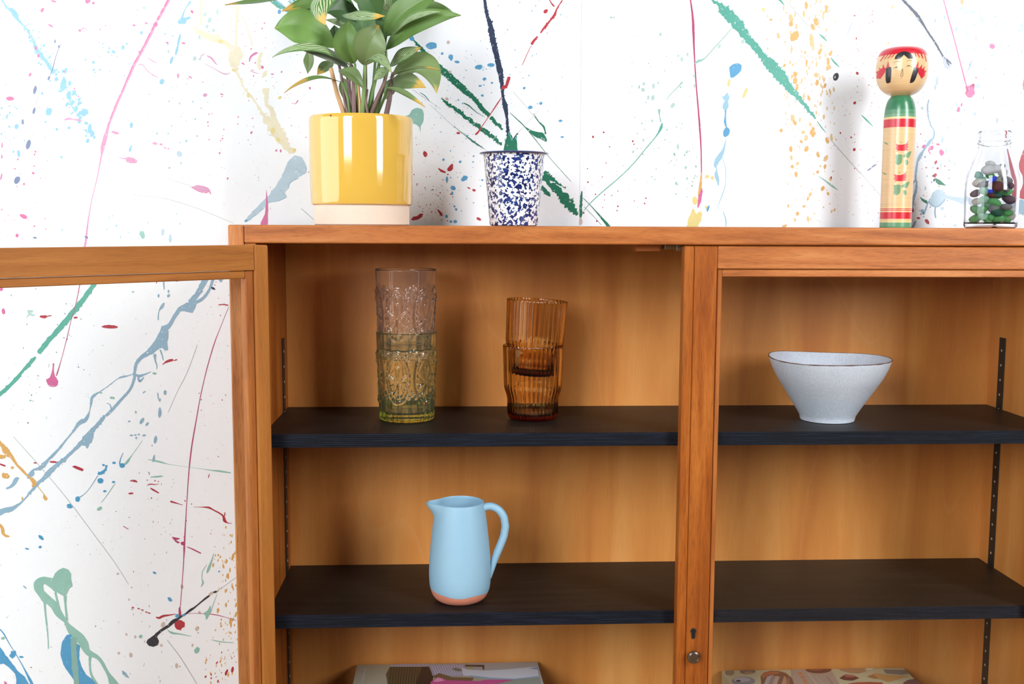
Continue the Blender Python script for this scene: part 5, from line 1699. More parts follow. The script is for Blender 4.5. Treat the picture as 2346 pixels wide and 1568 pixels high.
INK = plain('doll_black', rgb(38, 34, 38), .35, coat=.3)
CRED = plain('doll_red', DR, .35, coat=.3)
CGRN = plain('doll_leaf_green', rgb(110, 152, 112), .35, coat=.3)
LINE = plain('doll_line', rgb(110, 84, 66), .5)
decal('forelock', HP, hd([(665, 490), (674, 440), (690, 405), (720, 365), (760, 335), (815, 312), (880, 302), (945, 312), (1000, 335), (1042, 365), (1075, 405), (1093, 440), (1105, 490), (985, 492), (880, 390), (790, 492)]), INK, head_o)
for q in ([(410, 345), (310, 490), (335, 490), (440, 350)], [(500, 345), (410, 450), (430, 455), (530, 345)], [(585, 340), (490, 450), (510, 455), (610, 342)], [(660, 340), (575, 435), (595, 440), (680, 350)],
          [(1120, 350), (1160, 440), (1180, 440), (1150, 350)], [(1170, 350), (1240, 455), (1262, 450), (1210, 345)], [(1260, 350), (1320, 475), (1342, 470), (1300, 350)], [(1350, 350), (1405, 540), (1422, 535), (1385, 370)]):
    decal('fringe', HP, hd(q), CRED, head_o)
decal('hair_ornament', HP, hd([(208, 715), (265, 728), (318, 705), (285, 635), (348, 690), (384, 668), (398, 580), (440, 688), (472, 690), (515, 510), (552, 690), (470, 702), (450, 790), (345, 932), (232, 882), (262, 790)]), CRED, head_o)
decal('hair_ornament', HP, hd([(1215, 745), (1165, 695), (1225, 545), (1228, 705), (1262, 712), (1312, 618), (1310, 730), (1342, 720), (1385, 650), (1362, 758), (1430, 760), (1395, 830), (1398, 880), (1318, 970), (1236, 850)]), CRED, head_o)
decal('sidelock', HP, hd([(468, 702), (590, 692), (590, 1020), (575, 1050), (530, 1066), (492, 1042), (470, 930)]), INK, head_o, .0004, soft=True)
decal('sidelock', HP, hd([(1132, 705), (1228, 742), (1210, 860), (1150, 1030), (1075, 1082), (1050, 1040)]), INK, head_o, .0004, soft=True)
for nm, q, w in (('eyebrow', [(640, 578), (715, 550), (795, 562)], 9), ('eyebrow', [(950, 552), (1015, 532), (1075, 548)], 9), ('eye', [(645, 718), (700, 690), (765, 692)], 10), ('eye', [(945, 692), (1000, 662), (1065, 690)], 10),
                 ('nose', [(860, 735), (842, 830), (826, 890), (832, 925), (866, 922), (876, 880), (864, 735)], 9)):
    decal(nm, HP, ribbon(hd(q), w / 11.2 * KH), LINE, head_o)
for q in ((712, 696), (996, 668)):
    decal('pupil', HP, hd([(q[0] + 18 * cos(t * pi / 4), q[1] + 14 * sin(t * pi / 4)) for t in range(8)]), INK, head_o, .0004)
decal('mouth', HP, hd([(838 + 9 * cos(t * pi / 3), 970 + 8 * sin(t * pi / 3)) for t in range(6)]), CRED, head_o)


def bd(pts):
    return [((2010 + x / 9.22 - 2057.0 + (310 + y / 9.22 - 380) * .03) * KH, (522.0 - (310 + y / 9.22)) * .000692) for x, y in pts]


for dy, dx in ((0, 0), (632, -28)):
    s_ = lambda L_: bd([(x + dx, y + dy) for x, y in L_])
    decal('flower', BP, s_([(392, 195), (440, 215), (510, 218), (575, 200), (640, 140), (615, 200), (640, 215), (610, 235), (640, 270), (605, 285), (630, 325), (580, 340), (500, 345), (465, 335), (400, 365), (420, 330), (390, 300), (405, 260)]), CRED, body_o)
    decal('flower_leaf', BP, s_([(385, 430), (450, 420), (515, 430), (515, 560), (490, 610), (440, 635), (390, 610), (395, 520)]), CGRN, body_o, soft=True)
    decal('flower_leaf', BP, s_([(530, 440), (590, 405), (690, 350), (660, 460), (620, 490), (585, 470), (545, 480)]), CGRN, body_o, soft=True)
    decal('flower_leaf', BP, s_([(575, 540), (620, 530), (640, 600), (610, 640), (580, 610)]), CGRN, body_o, soft=True)
    decal('flower_leaf', BP, s_([(150, 140), (200, 160), (245, 200), (190, 190)]), CGRN, body_o, soft=True)
    decal('flower_leaf', BP, s_([(480, 168), (500, 155), (512, 172), (495, 182)]), CGRN, body_o)

# bottle with sea glass
BX, BYc = 0.8628, 1.722
bottle = tag(empty('glass_bottle', (BX, BYc, TOP)), 'clear glass milk bottle holding coloured sea glass', 'bottle')
CLEAR = glass('clear_glass', (.965, .97, .98, 1), 0, 1.46)
outer = [(.0360, .0), (.0392, .0012), (.0404, .005), (.0406, .012), (.0412, .045), (.0414, .064), (.0404, .078), (.0372, .092), (.0322, .106), (.0275, .119), (.0246, .128), (.0236, .1335), (.0246, .1345), (.0250, .1362), (.0240, .1380), (.0237, .1400), (.0246, .1415), (.0246, .1440), (.0240, .1455), (.0247, .1475), (.0247, .1525), (.0238, .1545)]
inner = [(.0215, .1545), (.0208, .1500), (.0206, .134), (.0222, .127), (.0250, .118), (.0300, .104), (.0350, .090), (.0384, .077), (.0393, .064), (.0391, .045), (.0385, .013), (.0372, .0085), (.0300, .0070), (.0010, .0075)]
mb = MB()
mb.lathe(smooth_pts(outer, .002) + smooth_pts(inner, .002), 96)
mb.build('bottle_body', CLEAR, bottle)


def seaglass(name, r, g, b, a=.35):
    m, nt, p = new_mat('seaglass_' + name)
    p.inputs['Base Color'].default_value = rgb(r, g, b, 1.5)
    p.inputs['Roughness'].default_value = .6
    p.inputs['Transmission Weight'].default_value = a
    p.inputs['IOR'].default_value = 1.3
    return m


SG = {'white': seaglass('white', 214, 214, 206), 'beige': seaglass('beige', 196, 190, 176), 'green': seaglass('green', 92, 160, 96), 'pale_green': seaglass('pale', 160, 202, 176), 'dark_green': seaglass('dkgreen', 34, 78, 60, .1),
      'blue': seaglass('blue', 44, 66, 190, .15), 'brown': seaglass('brown', 82, 44, 40, .1), 'grey': seaglass('grey', 120, 116, 116, .2), 'purple': seaglass('purple', 96, 72, 86, .15), 'teal': seaglass('teal', 150, 194, 186)}
SGW = {'white': 'frosted white', 'beige': 'beige', 'green': 'bright green', 'pale_green': 'pale green', 'dark_green': 'dark green', 'blue': 'deep blue', 'brown': 'dark brown', 'grey': 'grey', 'purple': 'purple grey', 'teal': 'pale teal'}
pieces = [('white', 500, 620, 74, -.018), ('white', 560, 540, 50, .0), ('white', 640, 610, 64, -.012), ('grey', 716, 590, 50, .006), ('white', 740, 660, 60, .004), ('teal', 380, 700, 52, -.004), ('beige', 345, 810, 66, -.012),
          ('grey', 440, 830, 56, -.022), ('purple', 325, 960, 58, -.008), ('pale_green', 440, 930, 56, -.026), ('beige', 340, 1080, 60, -.010), ('pale_green', 440, 1050, 66, -.028), ('green', 330, 1200, 64, -.010), ('green', 410, 1190, 60, -.026),
          ('green', 330, 1320, 66, -.010), ('pale_green', 440, 1300, 70, -.028), ('green', 500, 1370, 50, -.030), ('blue', 592, 762, 44, -.026), ('brown', 646, 860, 82, -.026), ('blue', 566, 925, 36, -.028), ('brown', 566, 990, 54, -.026), ('dark_green', 648, 990, 56, -.022),
          ('green', 610, 1080, 66, -.030), ('grey', 612, 1170, 62, -.030), ('dark_green', 640, 1245, 72, -.028), ('green', 560, 1300, 56, -.028), ('green', 660, 1350, 64, -.028), ('grey', 800, 780, 60, -.010), ('purple', 832, 860, 60, -.008), ('grey', 760, 880, 50, -.022),
          ('green', 800, 950, 50, -.018), ('purple', 820, 1050, 66, -.014), ('green', 878, 1030, 44, .002), ('grey', 775, 1160, 54, -.022), ('white', 858, 1180, 58, -.006), ('green', 800, 1240, 54, -.018), ('beige', 862, 1310, 60, -.006), ('green', 770, 1345, 56, -.022),
          ('pale_green', 420, 760, 50, .012), ('green', 560, 700, 56, .014), ('beige', 700, 760, 60, .014), ('pale_green', 500, 900, 70, .016), ('green', 700, 960, 70, .018), ('pale_green', 520, 1120, 74, .016), ('green', 720, 1180, 70, .016), ('pale_green', 600, 1330, 76, .012)]
seen = {}
for i, (c, zx, zy, rr, dy) in enumerate(pieces):
    p = at(2180 + zx / 6.27, 290 + zy / 6.27, BYc + dy)
    x, z = p.x - BX, max(p.z - TOP, .0125)
    r = rr / 6.27 * BYc / FPX * 1.34
    d = math.hypot(x, dy)
    lim = (.0385 if z < .07 else .0385 - (z - .07) * .42) - r * .95
    if d > lim:
        x, dy = x * lim / d, dy * lim / d
    z = max(z, .0085 + r * .62)
    rnd = random.Random(100 + i)
    q = MB()
    q.lathe([(r * sin(pi * k / 7) if 0 < k < 7 else r * .02, -r * .66 * cos(pi * k / 7)) for k in range(8)], 12)
    ph = [rnd.uniform(0, 6.28) for _ in range(4)]
    rx, ry = rnd.uniform(-.7, .7), rnd.uniform(-.7, .7)
    rot = Matrix.Rotation(rx, 3, 'X') @ Matrix.Rotation(ry, 3, 'Y')
    nv = []
    for v in q.v:
        t = math.atan2(v[1], v[0])
        f_ = 1 + .16 * sin(2 * t + ph[0]) + .12 * sin(3 * t + ph[1])
        nv.append(tuple(rot @ Vector((v[0] * f_, v[1] * f_, v[2]))))
    q.v = nv
    o = q.build('sea_glass', SG[c])
    o.location = (BX + x, BYc + dy, TOP + z)
    lev = ('lowest' if z < .022 else 'low' if z < .040 else 'mid-height' if z < .058 else 'high' if z < .074 else 'topmost')
    sd = ('at the back' if dy > .003 else 'left' if x < -.014 else 'right' if x > .014 else 'centre front')
    tag(o, '%s sea glass piece %s %s inside the bottle' % (SGW[c], lev, sd), 'sea glass', 'sea glass in the bottle')
    seen.setdefault(o['label'], []).append(o)

for lab, lst in seen.items():
    if len(lst) > 1:
        lst.sort(key=lambda q_: -q_.location.z)
        for k, o in enumerate(lst):
            o['label'] = lab + ', ' + ('upper one' if k == 0 else 'lower one' if k == len(lst) - 1 else 'middle one')

# ------------------------------------------------------------------ upper shelf
def smst(a, b, x):
    t = max(0, min(1, (x - a) / (b - a)))
    return t * t * (3 - 2 * t)


def embossed(t, z, h=.1415):
    """relief of the pressed-glass tumbler: oval medallions above flutes"""
    d = 0.0
    n = 6
    seg_ = 2 * pi / n
    u = ((t + seg_ / 2) % seg_) - seg_ / 2
    x = u * .0465
    # flutes near the foot
    if z < .040:
        k = smst(.042, .034, z)
        d += k * (.0013 * abs(cos(t * 10)) ** .6 - .0004)
    # medallion
    zc = .071
    ex, ez = x / .0205, (z - zc) / .039
    e = math.hypot(ex, ez)
    d += .0011 * math.exp(-((e - 1.0) / .07) ** 2)
    d += .0008 * math.exp(-((e - .80) / .045) ** 2)
    if .84 < e < .97:
        an = math.atan2(ez, ex)
        d += .0009 * max(0, cos(an * 22)) ** 2
    if e < .78:
        # palmette: fan above, scrolls below
        fz = z - (zc - .006)
        if fz > 0:
            an = math.atan2(x, fz)
            rr = math.hypot(x, fz)
            if rr < .026:
                d += .0010 * max(0, cos(an * 6)) ** 1.5 * smst(.003, .009, rr) * smst(.026, .022, rr)
        else:
            an = math.atan2(x, -fz)
            rr = math.hypot(x, fz)
            if rr < .024:      # drooping fronds either side of the stem
                d += .0010 * max(0, cos(an * 7 + rr * 90)) ** 1.5 * smst(.003, .008, rr) * smst(.024, .020, rr)
            d += .0008 * math.exp(-(x / .0012) ** 2)
    # sprigs between the medallions
    v = ((t) % seg_) - seg_ / 2
    xv = v * .0465
    for zz, w in ((.108, .0046), (.101, .0036), (.095, .003)):
        for sx in (-1, 0, 1):
            rr = math.hypot((xv - sx * .0065), (z - zz - (0 if sx else .004)) * .8)
            d += .0010 * math.exp(-((rr - w * .6) / .0012) ** 2)
    for k, zz in enumerate((.046, .041)):
        for sx in ((0,) if k == 0 else (-1, 1)):
            d += .0013 * math.exp(-(math.hypot(xv - sx * .005, z - zz) / .0022) ** 2)
    return d * 1.7


def pressed_tumbler(name, x, y, z, mat_, label, rot, tilt=0.0):
    h = .1415
    t_ = empty(name, (x, y, z))
    t_.rotation_euler = (0, tilt, rot)
    tag(t_, label, 'tumbler', 'pressed glass tumblers')
    prof = []
    n = 110
    for i in range(n + 1):
        zz = .0012 + (h - .0012) * i / n
        r = .0428 + (.0487 - .0428) * (zz / h) ** 1.1
        if zz < .004:
            r -= (.004 - zz) * .5
        prof.append((r, zz))

    def fn(t, r, zz, i):
        if i <= n:
            return r + embossed(t, zz), zz
        return r, zz
    inner_ = [(.0478, h + .0006), (.0470, h - .0004), (.0466, h - .003), (.0452, .10), (.0432, .05), (.0408, .018), (.0385, .0135), (.030, .0120), (.0008, .0118)]
    base_ = [(.0008, .0004), (.036, .0004), (.0400, .0002)]
    mb_ = MB()
    full = prof + inner_

    def fn2(t, r, zz, i):
        j = i - len(base_)
        if 0 <= j <= n:
            return r + embossed(t, zz), zz
        return r, zz
    mb_.lathe(base_ + full, 288, fn2)
    mb_.build('glass_body', mat_, t_, angle=60)
    return t_


GX, GY = -0.0815, 1.7255
GREEN = glass('lime_green_glass', (.985, 1.0, .94, 1), 0, 1.47, dens=((.84, .88, .42, 1), 44.0), haze=((.84, .86, .50, 1), .035))
CLR2 = glass('clear_pressed_glass', (1, 1, 1, 1), 0, 1.47, haze=((.95, .92, .93, 1), .028))
pressed_tumbler('glass_tumbler', GX, GY, S1, GREEN, 'lime green pressed glass tumbler at the bottom of its stack', .25)
pressed_tumbler('glass_tumbler', GX - .0006, GY, S1 + .0995, CLR2, 'clear pressed glass tumbler stacked inside the lime green one', .25)

AMB = glass('amber_glass', (.99, .93, .77, 1), 0, 1.48, dens=((.77, .50, .10, 1), 125.0))


def ribbed_tumbler(x, y, z, label, tilt=0.0, rot=0.0):
    h = .1205
    t_ = empty('glass_tumbler', (x, y, z))
    t_.rotation_euler = (0, tilt, 0)
    tag(t_, label, 'tumbler', 'ribbed amber tumblers')
    prof = [(.0005, .0008), (.028, .0004), (.0325, .0004), (.0362, .0016), (.0392, .0048), (.0408, .0100), (.0412, .018), (.0411, .027), (.0414, .0335), (.0428, .0405), (.0452, .0480), (.0464, .0540), (.0468, .066), (.0478, .100), (.0484, h - .0012), (.0480, h)]
    inn = [(.0470, h), (.0466, h - .001), (.0461, .100), (.0450, .066), (.0444, .0550), (.0432, .0495), (.0408, .0420), (.0392, .0345), (.0388, .027), (.0386, .020), (.0370, .0130), (.0330, .0098), (.020, .0088), (.0005, .0086)]
    P1, P2 = smooth_pts(prof, .0022), smooth_pts(inn, .0022)
    n1 = len(P1)
    R = 40

    def fn(t, r, zz, i):
        if i < n1 and r > .03:
            k = smst(.030, .038, r)
            return r + k * .0011 * (abs(cos(t * R / 2)) - .6), zz
        if i >= n1 and zz > .02:
            return r + .0003 * (abs(cos(t * R / 2)) - .6), zz
        return r, zz
    mb_ = MB()
    mb_.lathe(P1 + P2, R * 8, fn)
    mb_.build('glass_body', AMB, t_, angle=60)
    return t_


AX, AY = 0.1215, 1.7235
ribbed_tumbler(AX, AY, S1, 'ribbed amber glass tumbler standing on the shelf, lower of two')
ribbed_tumbler(AX - .0006, AY, S1 + .0722, 'ribbed amber glass tumbler tilted inside the lower amber one', tilt=rad(3.2))

# bowl
BWX, BWY = 0.5985, 1.7020
bowl = empty('ceramic_bowl', (BWX, BWY, S1))
tag(bowl, 'pale grey stoneware bowl with thin brown rim line', 'bowl')


def stoneware():
    m, nt, p = new_mat('grey_stoneware')
    N, L = nt.nodes, nt.links
    tc = N.new('ShaderNodeTexCoord')
    n1 = N.new('ShaderNodeTexNoise')
    n1.inputs['Scale'].default_value = 700
    n1.inputs['Detail'].default_value = 2
    L.new(tc.outputs['Object'], n1.inputs['Vector'])
    cr = N.new('ShaderNodeValToRGB')
    cr.color_ramp.elements[0].position, cr.color_ramp.elements[0].color = .3, rgb(190, 196, 210)
    cr.color_ramp.elements[1].position, cr.color_ramp.elements[1].color = .6, rgb(216, 222, 234)
    L.new(n1.outputs['Fac'], cr.inputs['Fac'])
    n2 = N.new('ShaderNodeTexNoise')
    n2.inputs['Scale'].default_value = 26
    n2.inputs['Detail'].default_value = 3
    L.new(tc.outputs['Object'], n2.inputs['Vector'])
    mr = N.new('ShaderNodeMapRange')
    mr.inputs['To Min'].default_value, mr.inputs['To Max'].default_value = .9, 1.08
    L.new(n2.outputs['Fac'], mr.inputs['Value'])
    hv = N.new('ShaderNodeHueSaturation')
    L.new(mr.outputs['Result'], hv.inputs['Value'])
    L.new(cr.outputs['Color'], hv.inputs['Color'])
    L.new(hv.outputs['Color'], p.inputs['Base Color'])
    p.inputs['Roughness'].default_value = .42
    return m


outp = [(.0380, .0), (.0425, .0008), (.0432, .004), (.0445, .0085), (.0500, .018), (.0600, .034), (.0712, .052), (.0822, .070), (.0900, .086), (.0946, .0985), (.0956, .1030)]
inp = [(.0940, .1032), (.0905, .0960), (.0820, .0800), (.0700, .0590), (.0560, .0370), (.0400, .0180), (.0250, .0110), (.0005, .0095)]
OP, IP = smooth_pts(outp, .002), smooth_pts(inp, .002)


def bowl_fn(t, r, z, i):
    k = smst(.02, .09, z)
    f_ = 1 + k * (.012 * cos(4 * (t - .25)) + .008 * cos(2 * t + .6) + .006 * cos(3 * t + 1))
    return r * f_, z + k * (-.0022 + .0016 * cos(2 * t + .9) - .0006 * cos(t + .2) + .001 * sin(3 * t))


mb = MB()
mb.lathe(OP + IP, 128, bowl_fn)
mb.build('bowl_body', stoneware(), bowl)
mb = MB()
vv, F = [], []
for k in range(160):
    t = 2 * pi * k / 160
    r, z = bowl_fn(t, .0956, .1029, 0)
    w = .0009 * (1 + .35 * sin(17 * t) * sin(5 * t))
    for j in range(6):
        s_ = 2 * pi * j / 6
        rr = r + w * cos(s_)
        vv.append((rr * cos(t), rr * sin(t), z + .0001 + w * .8 * sin(s_)))
for k in range(160):
    for j in range(6):
        a, b = k * 6 + j, ((k + 1) % 160) * 6 + j
        F.append((a, b, ((k + 1) % 160) * 6 + (j + 1) % 6, k * 6 + (j + 1) % 6))
mb.add(vv, F)
mb.build('rim_line', plain('brown_rim', rgb(112, 78, 66), .6, var=.3, vscale=300), bowl)

# ------------------------------------------------------------------ middle shelf: jug
JX_, JY_ = 0.0035, 1.6650
jug = empty('ceramic_jug', (JX_, JY_, S2))
tag(jug, 'sky blue jug with bare terracotta foot and looped handle', 'jug')
JBLUE = plain('sky_blue_matt_glaze', rgb(150, 190, 213), .45, var=.03, vscale=40)
JCLAY = plain('terracotta', rgb(222, 138, 110), .7, var=.06, vscale=120)
JO = smooth_pts([(.0300, .0), (.0345, .0010), (.0400, .0050), (.0445, .0120), (.0472, .0220), (.0484, .0350), (.0486, .0480), (.0478, .0660), (.0462, .0860), (.0440, .1080), (.0415, .1300), (.0394, .1460), (.0380, .1545), (.0374, .1575)], .0018)
JI = smooth_pts([(.0358, .1582), (.0352, .1560), (.0366, .1450), (.0400, .1200), (.0440, .0800), (.0455, .0450), (.0420, .0150), (.0200, .0080), (.0005, .0080)], .003)


def spout(t, r, z):
    d = (t - pi + pi) % (2 * pi) - pi
    d = abs(((t - (pi + .10)) + pi) % (2 * pi) - pi)
    k = math.exp(-(d / .36) ** 2)
    f_ = smst(.128, .1585, z)
    return r + .0155 * k * f_ ** 1.6, z + .0005 * k * f_


def clay_line(t):
    return .0185 + .0040 * sin(t * 2 + .9) + .0024 * sin(3 * t - 1.0) + .0012 * sin(5 * t)


def jug_part(lo):
    mb_ = MB()
    n = len(JO)

    def fn(t, r, z, i):
        zc = clay_line(t)
        if i < n:
            if lo:
                z = min(z, zc)
            else:
                z = max(z, zc)
            r = r_at(JO, z)
            if not lo:
                r += .00035
        return spout(t, r, z)
    mb_.lathe(JO if lo else JO + JI, 120, fn, closed_end=True)
    return mb_


mb = jug_part(False)
mb.f = mb.f[:-2] + [mb.f[-1]]
mb.build('jug_body', JBLUE, jug)
mb = MB()
mb.lathe([p for p in JO if p[1] < .032], 120, lambda t, r, z, i: (r_at(JO, min(z, clay_line(t) + .0006)), min(z, clay_line(t) + .0006)), closed_end=False)
v0 = len(mb.v)
mb.add([(.0300 * cos(2 * pi * k / 60), .0300 * sin(2 * pi * k / 60), 0) for k in range(60)], [tuple(range(59, -1, -1))])
mb.build('bare_foot', JCLAY, jug)
hp = [(1104, 1166), (1116, 1161), (1130, 1162), (1145, 1171), (1155, 1187), (1158, 1206), (1155, 1226), (1147, 1248), (1138, 1270), (1131, 1290), (1126, 1308), (1121, 1324)]
HPnt = []
for x, y in hp:
    p = at(x, y, JY_ - .004)
    HPnt.append((p.x - JX_, -.004, p.z - S2))
HPnt = smooth_pts(HPnt, .002)
# smooth_pts measures in x,y only: resample by z as well
q = []
for i in range(len(HPnt) - 1):
    a, b = Vector(HPnt[i]), Vector(HPnt[i + 1])
    m_ = max(1, int((b - a).length / .003))
    for k in range(m_):
        q.append(a.lerp(b, k / m_))
q.append(Vector(HPnt[-1]))
mb = MB()
nq = len(q)
mb.tube(q, [.0062 if i < nq * .7 else .0062 - .0030 * (i - nq * .7) / (nq * .3) for i in range(nq)], 14, flat=1.15, flat_axis=(0, 1, 0))
mb.build('handle', JBLUE, jug)

# ------------------------------------------------------------------ low shelf: books
def book(name, x0, x1, y0, y1, z0, z1, cover, pages, spine_left=True):
    cx_, cy_ = (x0 + x1) / 2, (y0 + y1) / 2
    b = empty(name, (cx_, cy_, z0))
    org = (cx_, cy_, z0)
    t = .0022
    for nm, a, c, mt in (('front_cover', (x0, y0, z1 - t), (x1, y1, z1), cover), ('back_cover', (x0, y0, z0), (x1, y1, z0 + t), cover),
                         ('spine', (x0, y0, z0 + t), (x0 + t, y1, z1 - t), cover), ('pages', (x0 + t, y0 + .004, z0 + t), (x1 - .004, y1 - .004, z1 - t), pages)):
        mb_ = MB()
        mb_.box(a, c, .0006)
        o_ = mb_.build(nm, mt, b, smooth=False, origin=org)
        if nm == 'front_cover':
            fc = o_
    return b, fc, org


PAGES = plain('paper_pages', rgb(226, 218, 200), .8, var=.08, vscale=400)
B1Z = at_z(818, 1523, .64).z
b1l, b1r = at(818, 1523, 1.838), at(1232, 1518, 1.838)
ZB1 = (b1l.z + b1r.z) / 2
bk0, _, _ = book('book', b1l.x - .001, b1r.x + .0055, 1.640, 1.841, S3, S3 + (ZB1 - S3) * .45, plain('black_cloth', rgb(20, 20, 24), .6, var=.2, vscale=300), PAGES)
tag(bk0, 'black book lying under the book with the comb cover', 'book')
bk1, fc1, og1 = book('book', b1l.x, b1r.x, 1.636, 1.838, S3 + (ZB1 - S3) * .45 + .0003, ZB1, plain('beige_cover', rgb(176, 170, 150), .35, var=.05, vscale=30), PAGES)
tag(bk1, 'grey beige book with printed combs, pink handle, lying on top', 'book')


def print_on(zp, org, parent, ox, oy, s, pts, col, name='cover_print', lift=[0], smooth=True):
    lift[0] += 1
    z = zp + .00012 + .000004 * lift[0]
    P = [at_z(ox + x / s, oy + y / s, zp) for x, y in pts]
    P2 = [(p.x, min(p.y, 1.8375)) for p in P]
    tris = tessellate_polygon([[Vector((x, y, 0)) for x, y in P2]])
    mb_ = MB()
    F = []
    for t in tris:
        a, b, c = [P2[i] for i in t]
        s_ = (b[0] - a[0]) * (c[1] - a[1]) - (b[1] - a[1]) * (c[0] - a[0])
        F.append(tuple(t) if s_ > 0 else tuple(reversed(t)))
    mb_.add([(x, y, z) for x, y in P2], F)
    return mb_.build(name, plain('print_%d' % lift[0], rgb(*col), .35), parent, smooth=False, origin=org)


def pr1(pts, col, name='cover_print'):
    return print_on(ZB1, og1, fc1, 790, 1500, 4.8875, pts, col, name)


pr1([(1380, 100), (2155, 84), (2250, 420), (1700, 420)], (176, 176, 178))
pr1([(1700, 290), (2180, 262), (2230, 420), (1600, 420)], (150, 158, 150))
pr1([(520, 102), (940, 98), (945, 138), (515, 138)], (196, 190, 206))
for k in range(20):
    pr1([(528 + k * 21, 104), (536 + k * 21, 104), (536 + k * 21, 132), (526 + k * 21, 132)], (150, 146, 166), 'comb_tooth')
pr1([(505, 140), (870, 140), (800, 330), (760, 420), (470, 420), (478, 320), (460, 225)], (92, 82, 54))
for k in range(11):
    x = 515 + k * 30
    pr1([(x, 146), (x + 12, 146), (x - 20, 420), (x - 32, 420)], (60, 52, 38), 'comb_tooth')
pr1([(860, 140), (940, 138), (992, 250), (960, 420), (750, 420), (800, 320)], (44, 38, 36))
pr1([(940, 118), (1340, 112), (1372, 170), (1335, 240), (1200, 252), (1060, 212), (985, 244)], (168, 164, 192))
for k in range(13):
    x = 965 + k * 28
    pr1([(x, 122), (x + 9, 121), (x + 62, 236), (x + 52, 236)], (206, 202, 222), 'comb_tooth')
pr1([(1195, 165), (1240, 150), (1300, 165), (1312, 192), (1250, 190)], (120, 124, 112))
pr1([(985, 244), (1060, 212), (1200, 258), (1440, 262), (1430, 296), (1250, 300), (1090, 290), (1000, 262)], (120, 96, 70))
pr1([(1345, 118), (1562, 120), (1562, 172), (1545, 172), (1540, 142), (1345, 138)], (84, 66, 52))
pr1([(1310, 150), (1372, 172), (1560, 184), (1800, 172), (2158, 138), (2172, 250), (1900, 280), (1620, 272), (1440, 250), (1325, 238)], (214, 222, 236))
pr1([(1372, 232), (1620, 262), (1900, 274), (2172, 244), (2172, 258), (1900, 286), (1620, 278), (1440, 258)], (150, 178, 206))
pr1([(2060, 160), (2160, 140), (2164, 176)], (140, 176, 206))
pr1([(960, 312), (1040, 258), (1078, 264), (1150, 292), (1500, 302), (1600, 284), (1890, 288), (1720, 330), (1500, 420), (960, 420)], (206, 84, 150))
pr1([(985, 306), (1040, 262), (1072, 268), (1120, 296), (1040, 312)], (240, 160, 200))
for k in range(9):
    x, y = 232 - k * 4.5, 160 + k * 18
    pr1([(x - 10, y), (x + 12, y), (x + 10, y + 11), (x - 13, y + 11)], (202, 200, 190), 'cover_lettering')

b2l, b2r = at(1654, 1538, 1.838), at(2070, 1530, 1.838)
ZB2 = (b2l.z + b2r.z) / 2
bk2, fc2, og2 = book('book', b2l.x, b2r.x, 1.632, 1.838, S3, ZB2, plain('cream_cover', rgb(206, 196, 160), .4, var=.04, vscale=30), PAGES)
tag(bk2, 'cream book with printed seashells lying behind the right glass door', 'book')


def pr2(pts, col, name='cover_print'):
    return print_on(ZB2, og2, fc2, 1630, 1500, 4.692, pts, col, name)


def ell(x, y, a, b, n=18, t0=0.0, t1=2 * pi):
    return [(x + a * cos(t0 + (t1 - t0) * k / n), y + b * sin(t0 + (t1 - t0) * k / n)) for k in range(n)]


pr2([(850, 165), (1275, 150), (1420, 400), (900, 400)], (186, 164, 150))
pr2(ell(1150, 165, 140, 42), (112, 62, 48))
pr2(ell(1120, 162, 80, 20), (150, 84, 66))
pr2(ell(195, 195, 50, 34), (150, 136, 112))
pr2(ell(390, 185, 84, 30), (128, 116, 112))
pr2(ell(400, 200, 50, 14), (176, 140, 116))
pr2(ell(345, 290, 125, 48), (150, 146, 156))
pr2(ell(330, 275, 90, 26), (190, 188, 196))
pr2(ell(290, 288, 26, 10), (70, 60, 70))
pr2([(530, 240), (560, 200), (640, 178), (720, 180), (800, 205), (860, 250), (890, 330), (900, 420), (540, 420), (535, 300)], (138, 90, 68), 'printed_shell')
for k in range(6):
    pr2([(560 + k * 48, 330 - k * 3), (600 + k * 46, 240 - k * 2), (660 + k * 36, 225 + k * 8), (690 + k * 30, 260 + k * 14), (640 + k * 44, 420), (600 + k * 40, 420)], ((188, 178, 182), (160, 140, 138), (196, 170, 150), (128, 96, 88), (206, 150, 110), (150, 120, 112))[k], 'printed_shell')
pr2([(530, 235), (560, 205), (640, 184), (740, 190), (700, 215), (600, 230), (560, 262)], (190, 112, 74), 'printed_shell')
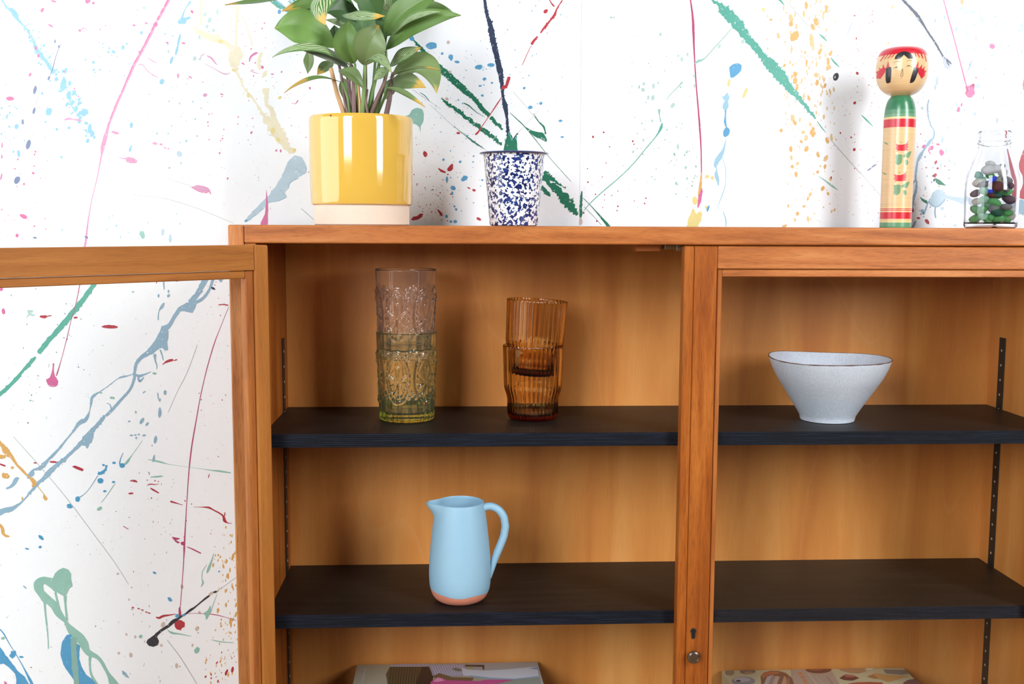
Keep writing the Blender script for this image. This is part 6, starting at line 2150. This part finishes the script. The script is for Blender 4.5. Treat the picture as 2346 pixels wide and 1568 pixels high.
for k in range(5):
    y0 = 195 + k * 40
    x0 = 925 + k * 24
    pr2([(x0, y0), (x0 + 46, y0), (x0 + 58, y0 + 26), (x0 + 14, y0 + 26), (x0 + 10, y0 + 18), (x0 + 40, y0 + 18), (x0 + 36, y0 + 10), (x0 + 4, y0 + 10)], (216, 128, 62), 'cover_lettering')
for k in range(9):
    pr2([(1030 + k * 14, 210 + k * 17), (1046 + k * 14, 210 + k * 17), (1054 + k * 14, 221 + k * 17), (1038 + k * 14, 221 + k * 17)], (214, 202, 196), 'cover_lettering')
for k in range(7):
    pr2([(1120 + k * 15, 236 + k * 17), (1128 + k * 15, 236 + k * 17), (1140 + k * 15, 250 + k * 17), (1131 + k * 15, 250 + k * 17)], (206, 194, 186), 'cover_lettering')
pr2([(1236, 240), (1246, 240), (1310, 320), (1298, 320)], (160, 136, 126), 'cover_lettering')
pr2([(1370, 160), (1480, 148), (1640, 150), (1660, 185), (1580, 208), (1480, 200), (1400, 178)], (186, 142, 108), 'printed_shell')
pr2([(1660, 150), (1740, 148), (1720, 172), (1670, 172)], (226, 216, 196), 'printed_shell')
pr2([(1375, 258), (1440, 218), (1520, 225), (1590, 258), (1520, 285), (1430, 280)], (112, 52, 50), 'printed_shell')
pr2([(1430, 224), (1500, 222), (1560, 240), (1500, 250), (1440, 246)], (186, 106, 104), 'printed_shell')
pr2([(1670, 240), (1760, 204), (1900, 225), (2120, 235), (2010, 270), (1900, 300), (1820, 270), (1740, 262)], (206, 158, 98), 'printed_shell')
pr2([(1670, 240), (1740, 222), (1800, 262), (1740, 262)], (176, 120, 72), 'printed_shell')
pr2([(1845, 165), (2090, 172), (2130, 208), (2050, 222), (1880, 210)], (140, 132, 128), 'printed_shell')
pr2([(2060, 310), (2110, 280), (2180, 268), (2240, 300), (2300, 400), (2100, 400)], (128, 86, 92), 'printed_shell')
pr2([(1470, 318), (1560, 304), (1700, 300), (1840, 306), (1860, 400), (1480, 400)], (176, 82, 62), 'printed_shell')
